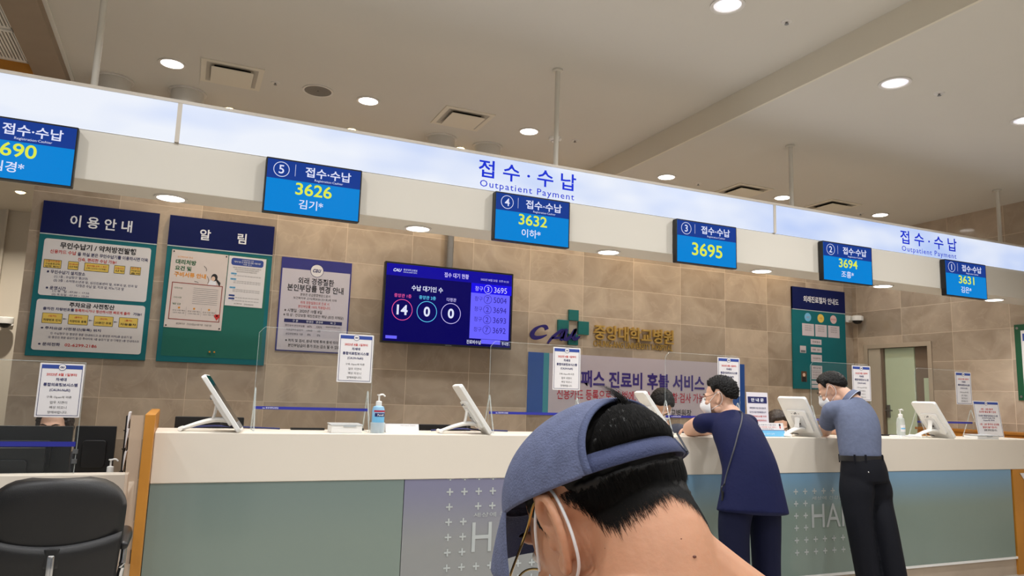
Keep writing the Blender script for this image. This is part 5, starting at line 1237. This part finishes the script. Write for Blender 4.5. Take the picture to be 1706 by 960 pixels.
for s in (-1, 1):
    sh = c7 + sd * s * .195 + V(0, 0, -.085) + fh * .015; el = sh + V(0, 0, -.27) + fh * .07 + sd * s * .03; ha = el + fh * .25 - sd * s * .15 + V(0, 0, .05); ARM.append((sh, el, ha))
    if s > 0: g.loft([tuple(c7 + fh * .045 + sd * s * .02 + V(0, 0, .055)), tuple(c7 + fh * .03 + sd * s * .075 + V(0, 0, .012)), tuple(c7 + fh * .02 + sd * s * .14 + V(0, 0, -.03))], [.045, .048, .05], (0, 0, 1), n=18)
    g.loft([tuple(c7 + fh * .035 + V(0, 0, .02)), tuple(c7 + sd * s * .095 + fh * .02 + V(0, 0, -.022)), tuple(sh)], [(.050, .055), (.058, .058), (.062, .060)], (0, 0, 1), n=20)
    g.loft([tuple(sh), tuple((sh + el) / 2), tuple(el)], [.058, .052, .042], tuple(fh)); g.loft([tuple(el), tuple(el.lerp(ha, .4)), tuple(ha)], [.044, .042, .028], tuple(sd))
    fingers_hand(g, aim(ha, fh - sd * s * .3 + V(0, 0, .1), V(sd.x * s, sd.y * s, .6)), -s, 40)
    kn = hip + fh * .42 + sd * s * .13; kn.z = .50; ft = kn + fh * .02; ft.z = .08
    g.loft([tuple(hip + sd * s * .09), tuple(kn), tuple(ft)], [.08, .06, .042], tuple(sd)); g.loft([tuple(ft + V(0, 0, -.03)), tuple(ft + fh * .15 + V(0, 0, -.05))], [.036, .022], tuple(sd))
body = kid(remesh(g, 'body', FSK, .0026, 9), t, base); tr = bvh(body)
CC, CRA = V(0, -.004, .034), V(.0925, .1125, .0800)
def rim(y): return .036 + .20 * y
def capt(A, s):                       # A azimuth from the back, s: 0 apex .. 1 rim
    lo, hi = 0, PI * .72
    for _ in range(28):
        mid = (lo + hi) / 2; p = capp(A, mid)
        if p.z > rim(p.y): lo = mid
        else: hi = mid
    return capp(A, lo * s)
def capp(A, ph):
    k = math.sin(ph) if ph < PI / 2 else 1 - .10 * (ph - PI / 2) ** 2 * 2
    sq = abs(k) ** .86 * (1 if k > 0 else -1)
    rx_ = CRA.x * sq; ry_ = CRA.y * sq
    return V(CC.x + rx_ * math.sin(A), CC.y - ry_ * math.cos(A), CC.z + CRA.z * math.cos(ph))
OW, OWR, OH = .086, .112, .080
def opening(A, s):
    p = capt(A, s); q = capt(A, 1); r_ = capt(0, 1); a = abs(A) * (CRA.x + CRA.y) / 2
    h = (p - q).length
    return (a / (OWR if A > 0 else OW)) ** 2 + (max(0, h) / OH) ** 2
# hair: dense shell that thins out at the nape, with loose strands over it
FTAB = ((0, 14, 30, 44, 62, 78, 92, 102, 112, 124, 140, 180), (-33, -40, -47, -40, -18, 4, 14, 12, -30, -8, 34, 38))
NAPE = ((-74, -70, -62, -58, -51, -41, -32, -20, -5, 5, 13, 22, 35, 50, 62, 74), (.021, .012, -.001, -.014, -.024, -.0286, -.0273, -.0265, -.023, -.028, -.0386, -.047, -.05, -.035, -.004, .02))
def edge_of_hair(az, el, d, r):                       # how far above the hairline, in head radii
    a = math.degrees(az)
    if abs(a) < 74: return (.03 + d.z * r - interp(a, *NAPE)) / .09
    return el - hairline(az, FTAB)
def fhair(az, el, d, rr=.1):
    e = edge_of_hair(az, el, d, rr); a = abs(math.degrees(az))
    full = .010 if a < 95 else .006
    r_ = capt(az, 1); q = d * .1; hgt = (q.z + .03) - rim(q.y - .012)          # height over the rim of the cap
    inside = (a / (60 if az > 0 else 46)) ** 2 + (max(0, hgt) / .074) ** 2                              # < 1 in the opening at the back
    if hgt > -.004 and (inside > .8 or hgt < .026): full = .003
    return -.008 + .0085 * smooth(.0, .26, e) + full * smooth(.05, .75, e)
def covered(d, az):
    q = d * .1; hgt = (q.z + .03) - rim(q.y - .012); a = abs(math.degrees(az))
    return hgt > -.006 and (a / (55 if az > 0 else 41)) ** 2 + (max(0, hgt) / .065) ** 2 > 1
FH = M('foreground_hair', (14, 12, 11), .55, spec=.3, var=.25, scale=90)
HAIRO = kid(hair_shell(tr, XH, fhair, 'hair', FH, 150, 100, rough=.0025, freq=18, ellr=(.080, .1015, .13)), t, base)
rng = np.random.default_rng(5); g = MB(); R3 = XH.to_3x3() * (1 / 1.07); cw = XH @ V(0, -.012, .03); cnt = 0; vs = []; fs = []
while cnt < 26000:
    az = rng.uniform(-1.9, 1.9); el = math.asin(rng.uniform(-.85, .95)); a_ = abs(math.degrees(az))
    d = sph(az, el)
    if covered(d, az): continue
    h = tr.ray_cast(cw, R3 @ d, .3)[0]
    if h is None: continue
    rl = (h - cw).length / 1.07; e = edge_of_hair(az, el, d, rl)
    if e < -.08 or rng.random() > smooth(-.12, .30, e): continue
    q_ = d * .1; hg = (q_.z + .03) - rim(q_.y - .012); top = hg > .0
    if -.004 < hg < .030: continue
    r = min((h - cw).length, .19); n_ = R3 @ d; tk = max(0, fhair(az, el, d, rl))
    down = (sph(az, el - .05) - d).normalized(); side = d.cross(down)
    ln = min(rng.uniform(.020, .038), (hg - .022) * 1.2) if top else (rng.uniform(.003, .007) if e < .15 else rng.uniform(.008, .016) if e < .4 else rng.uniform(.014, .024))
    wave = .06 * math.sin(az * 9 + el * 4)
    dv = (down + side * (wave + rng.uniform(-.26, .26)) + d * rng.uniform(.0, .10)).normalized(); dvw = R3 @ dv; sw = R3 @ side
    p = cw + n_ * (r + tk * (rng.uniform(.95, 1.25) if top else rng.uniform(.6, 1.08)) - .001); k0 = len(vs); w0 = rng.uniform(.0003, .00046) if top else rng.uniform(.00016, .0003)
    for q in range(4):
        u = q / 3; c = p + dvw * ln * u - n_ * ln * (.30 if top else .10) * u * u; w_ = w0 * (1 - .8 * u)
        if not top:
            dd = c - cw; lc = dd.length; h2 = tr.ray_cast(cw, dd / lc, .3)[0]
            if h2 is not None and lc < (h2 - cw).length + .0012: c = cw + dd / lc * ((h2 - cw).length + .0012)
        vs += [tuple(c + sw * w_), tuple(c - sw * w_), tuple(c + n_ * w_ * 1.4)]
    for q in range(3):
        for j in range(3): fs.append((k0 + q * 3 + j, k0 + q * 3 + (j + 1) % 3, k0 + q * 3 + 3 + (j + 1) % 3, k0 + q * 3 + 3 + j))
    cnt += 1
# one unruly lock rising out of the cap opening
ht = bvh(HAIRO)
rt = None
for yy in range(668, 700, 2):
    rt = rt or onto(ht, 1042, yy, 0)
if rt is None: rt = cw + R3 @ sph(-.2, .8) * .12
for q in range(130):
    p = rt + rx * rng.normal(0, .0028) - ry * .004 + rz * rng.normal(-.004, .003); ln = rng.uniform(.022, .036); k0 = len(vs); w1 = rng.uniform(.00025, .00045)
    lean = rng.normal(.75, .10); fw = rng.normal(0, .12)
    for j in range(6):
        u = j / 5; c = p + ry * ln * u * (1 - .25 * u) - rx * ln * lean * u * u * 1.1 + rz * fw * ln * u; w_ = w1 * (1 - .85 * u); vs += [tuple(c + rx * w_), tuple(c - rx * w_), tuple(c + rz * w_)]
    for j in range(5):
        for i in range(3): fs.append((k0 + j * 3 + i, k0 + j * 3 + (i + 1) % 3, k0 + j * 3 + 3 + (i + 1) % 3, k0 + j * 3 + 3 + i))
g.add(vs, fs, FH); kid(g.build('loose_hair', None, None), t, base)
# cap
CAPM = M('faded_blue_cotton', (93, 101, 132), .85, bump=.35, bscale=420, var=.13, scale=70); CAPD = M('navy_cotton', (44, 52, 88), .85, bump=.3, bscale=420, var=.05, scale=40); STI = M('cap_stitch', (80, 89, 122), .85, bump=.3, bscale=500)
cap = kid(bpy.data.objects.new('cap', None), t, base) if False else None
NA, NS = 220, 60; idx = {}; g = MB(); vs = []; fs = []; pts = {}
for i in range(NA):
    A = -PI + 2 * PI * i / NA
    for j in range(NS + 1): idx[i, j] = len(vs); p = capt(A, j / NS); pts[i, j] = (p, opening(A, j / NS)); vs.append(tuple(p))
for i in range(NA):
    for j in range(NS):
        q = ((i, j), ((i + 1) % NA, j), ((i + 1) % NA, j + 1), (i, j + 1))
        A = -PI + 2 * PI * i / NA
        if abs(A) < 1.4 and all(pts[k][1] < 1 for k in q): continue
        fs.append(tuple(idx[k] for k in q))
g.add(vs, fs, CAPM, XH); o = kid(g.build('cap', None, None, smooth=True, angle=180), t, base); CROWN = o
q = o.modifiers.new('s', 'SOLIDIFY'); q.thickness = .0022; q.offset = -1
def surf(A, s, out=.0008):
    p = capt(A, s); n_ = (p - CC).normalized(); return p + n_ * out
g = MB()
for A in (60, 120, 180, -60, -120):                        # panel seams
    a = math.radians(A); g.tube([tuple(surf(a, .03 + .97 * k / 16, .0002)) for k in range(17)], .0011, STI, XH, n=6)
arch = []
for k in range(41):                                        # binding around the opening
    th = PI * k / 40; a = (OWR if math.cos(th) > 0 else OW) * math.cos(th) / ((CRA.x + CRA.y) / 2); hh = OH * math.sin(th); lo, hi = 0., 1.
    for _ in range(24):
        mid = (lo + hi) / 2
        if (capt(a, mid) - capt(a, 1)).length > hh: lo = mid
        else: hi = mid
    arch.append((a, lo)); 
for off in (.0004,):
    vs = []; fs = []
    for k, (a, s_) in enumerate(arch):
        th = PI * k / 40
        for w_ in (-.0035, .0035):
            aa = a + (w_ * math.cos(th)) / ((CRA.x + CRA.y) / 2); ss = min(1, s_ - w_ * math.sin(th) / .15); vs.append(tuple(surf(aa, ss, .0016)))
    for k in range(40): fs.append((2 * k, 2 * k + 1, 2 * k + 3, 2 * k + 2))
    g2 = MB(); g2.add(vs, fs, STI, XH); o = kid(g2.build('opening_binding', None, None, smooth=True, angle=180), CROWN, None); q = o.modifiers.new('s', 'SOLIDIFY'); q.thickness = .0026; q.offset = 0
g.tube([tuple(surf(-PI + 2 * PI * k / 80, .93, .0001)) for k in range(8, 73) if abs(-180 + 4.5 * k) > 36][:0] or [tuple(surf(math.radians(66 + 240 * k / 60), .925, .0001)) for k in range(61)], .0008, STI, XH, n=5)
g.tube([tuple(surf(math.radians(66 + 242 * k / 60), .995, .0002)) for k in range(61)], .0016, CAPM, XH, n=6)
kid(g.build('stitching', None, None, smooth=True), CROWN, None)
dv = ((942 - 853) * rx - (674 - 480) * ry - 1230 * rz).normalized(); bl, bn = bvh(CROWN).ray_cast(V(0, 0, CAMZ), dv)[:2]
if bn is not None and bn.dot(dv) > 0: bn = -bn
BTN = T(*bl) @ bn.to_track_quat('Z', 'Y').to_matrix().to_4x4() if bl is not None else XH @ T(CC.x, CC.y, CC.z + CRA.z)
kid(MB().lathe([(.0075, -.002), (.0075, .001), (.005, .0034), (.0, .004)], CAPD, BTN, n=16).build('top_button', None, None, smooth=True), CROWN, None)
# rear strap with its overlapping end
def strap(a0, a1, z0, z1, out, mat, name):
    vs = []; fs = []; n = 36
    for k in range(n + 1):
        a = math.radians(a0 + (a1 - a0) * k / n)
        p = capt(a, 1); nn = V(p.x - CC.x, p.y - CC.y, 0).normalized()
        for z_ in (z0, z1): vs.append(tuple(p + nn * out + V(0, 0, z_) - nn * (z_ * .22)))
    for k in range(n): fs.append((2 * k, 2 * k + 2, 2 * k + 3, 2 * k + 1))
    g = MB(); g.add(vs, fs, mat, XH); o = kid(g.build(name, None, None, smooth=True, angle=180), CROWN, None); q = o.modifiers.new('s', 'SOLIDIFY'); q.thickness = .0022; q.offset = 0; return o
strap(-56, 66, .0005, .0195, -.0006, M('cap_strap', (62, 70, 104), .85, bump=.3, bscale=420, var=.06, scale=40), 'cap_strap')
strap(42, 66, -.001, .0205, .0026, CAPM, 'strap_end')
p0 = capt(math.radians(42), 1); g = MB(); B = aim(XH @ (p0 + (p0 - CC).normalized() * .0035 + V(0, 0, .012)), R3 @ V(0, 0, 1), R3 @ (p0 - CC).normalized())
for q in ((-.0035, -.002, -.012, .012), (.002, .0035, -.012, .012), (-.0035, .0035, .0105, .012), (-.0035, .0035, -.012, -.0105)): g.box(q[0], q[1], q[2], q[3], -.001, .0012, M('dull_buckle', (104, 106, 112), .4, .8), B)
kid(g.build('buckle', None, None), CROWN, None)
# visor
vs = []; n = 30; m_ = 10
for s_, mat in ((1, CAPM), (-1, CAPD)):
    for i in range(n + 1):
        u = -1 + 2 * i / n; A = PI - math.radians(66) * u; p = capt(A, 1); L_ = .066 * (1 - .55 * abs(u) ** 3)
        for j in range(m_ + 1):
            v_ = j / m_; c = p + V(p.x * .10 * v_, L_ * v_, -.020 * v_ * v_ - .040 * u * u * v_ - .006 * v_ + .0016 * s_ + .004); vs.append(tuple(c))
fs = []; K = (n + 1) * (m_ + 1); up_, dn_, ed_ = [], [], []
for i in range(n):
    for j in range(m_): a = i * (m_ + 1) + j; up_.append((a, a + 1, a + m_ + 2, a + m_ + 1)); dn_.append((K + a, K + a + m_ + 1, K + a + m_ + 2, K + a + 1))
for i in range(n):
    a = i * (m_ + 1) + m_; ed_.append((a, K + a, K + a + m_ + 1, a + m_ + 1))
for i in (0, n):
    for j in range(m_): a = i * (m_ + 1) + j; ed_.append((a, K + a, K + a + 1, a + 1))
g = MB(); g.add(vs, up_ + ed_, CAPM, XH); g.add(vs, dn_, CAPD, XH); kid(g.build('visor', None, None, smooth=True, angle=50), CROWN, None)
# glasses, mask, eyes
glasses(t, XH, base, M('gold_frames', (206, 176, 112), .22, 1.0, var=.05), .021, -.016); face_mask(t, XH, base); add_eyes(t, XH, base)
# moles on the nape
for px, py, r in ((1157, 928, .0024), (1135, 898, .0009), (1008, 914, .0006)):
    dcam = ((px - 853) * rx - (py - 480) * ry - 1230 * rz); hh = tr.ray_cast(V(0, 0, CAMZ), dcam.normalized())[0]
    if hh: kid(MB().ell(tuple(hh), (r, r * .5, r * .6), M('mole', (104, 60, 46), .5), n=10, k=8).build('mole', None, None, smooth=True), t, base)
# shirt, trousers, shoes, seat and phone below the picture
SHI = M('charcoal_shirt', (40, 44, 56), .8, bump=.2, bscale=40)
g = MB()
g.loft([tuple(c7 + V(0, 0, -.115)), tuple(c7.lerp(hip, .34)), tuple(c7.lerp(hip, .65)), tuple(hip + V(0, 0, -.02))], [(.172, .118), (.190, .130), (.178, .13), (.185, .135)], tuple(sd), n=28, cap=.1)
for (sh, el, ha), s in zip(ARM, (-1, 1)): g.loft([tuple(c7.lerp(sh, .75) + V(0, 0, -.10)), tuple(sh + V(0, 0, -.055)), tuple(sh.lerp(el, .7))], [.07, .072, .07], tuple(fh), n=20, cap=.1)
kid(remesh(g, 'shirt', SHI, .008, 5), t, base)
g = MB(); g.loft([tuple(hip + V(0, 0, .05)), tuple(hip + V(0, 0, -.06))], [(.185, .14), (.18, .15)], tuple(sd), n=24, cap=.1)
for s in (-1, 1):
    kn = hip + fh * .42 + sd * s * .13; kn.z = .50; ft = kn + fh * .02; ft.z = .08; g.loft([tuple(hip + sd * s * .09), tuple(kn), tuple(ft)], [.105, .085, .075], tuple(sd), n=18, cap=.1)
    kid(shoe((ft.x, ft.y, 0), tuple(fh), M('black_shoe', (24, 22, 22), .4)), t, base)
kid(remesh(g, 'trousers', M('fg_trousers', (46, 48, 58), .8), .010, 4), t, base)
st = thing('waiting_seat', 'grey waiting seat below the person in the blue cap', 'seat', T(hip.x, hip.y, 0) @ Rm('Z', 24))
MB().rrect(-.24, -.22, .24, .26, .05, .36, .40, M('seat_grey', (90, 92, 96), .5)).build('seat', None, st, bevel=.008)
for sx in (-.2, .2):
    for sy in (-.18, .2): MB().tube([(sx, sy, 0), (sx, sy, .365)], .015, CHROME).build('leg', None, st, smooth=True)
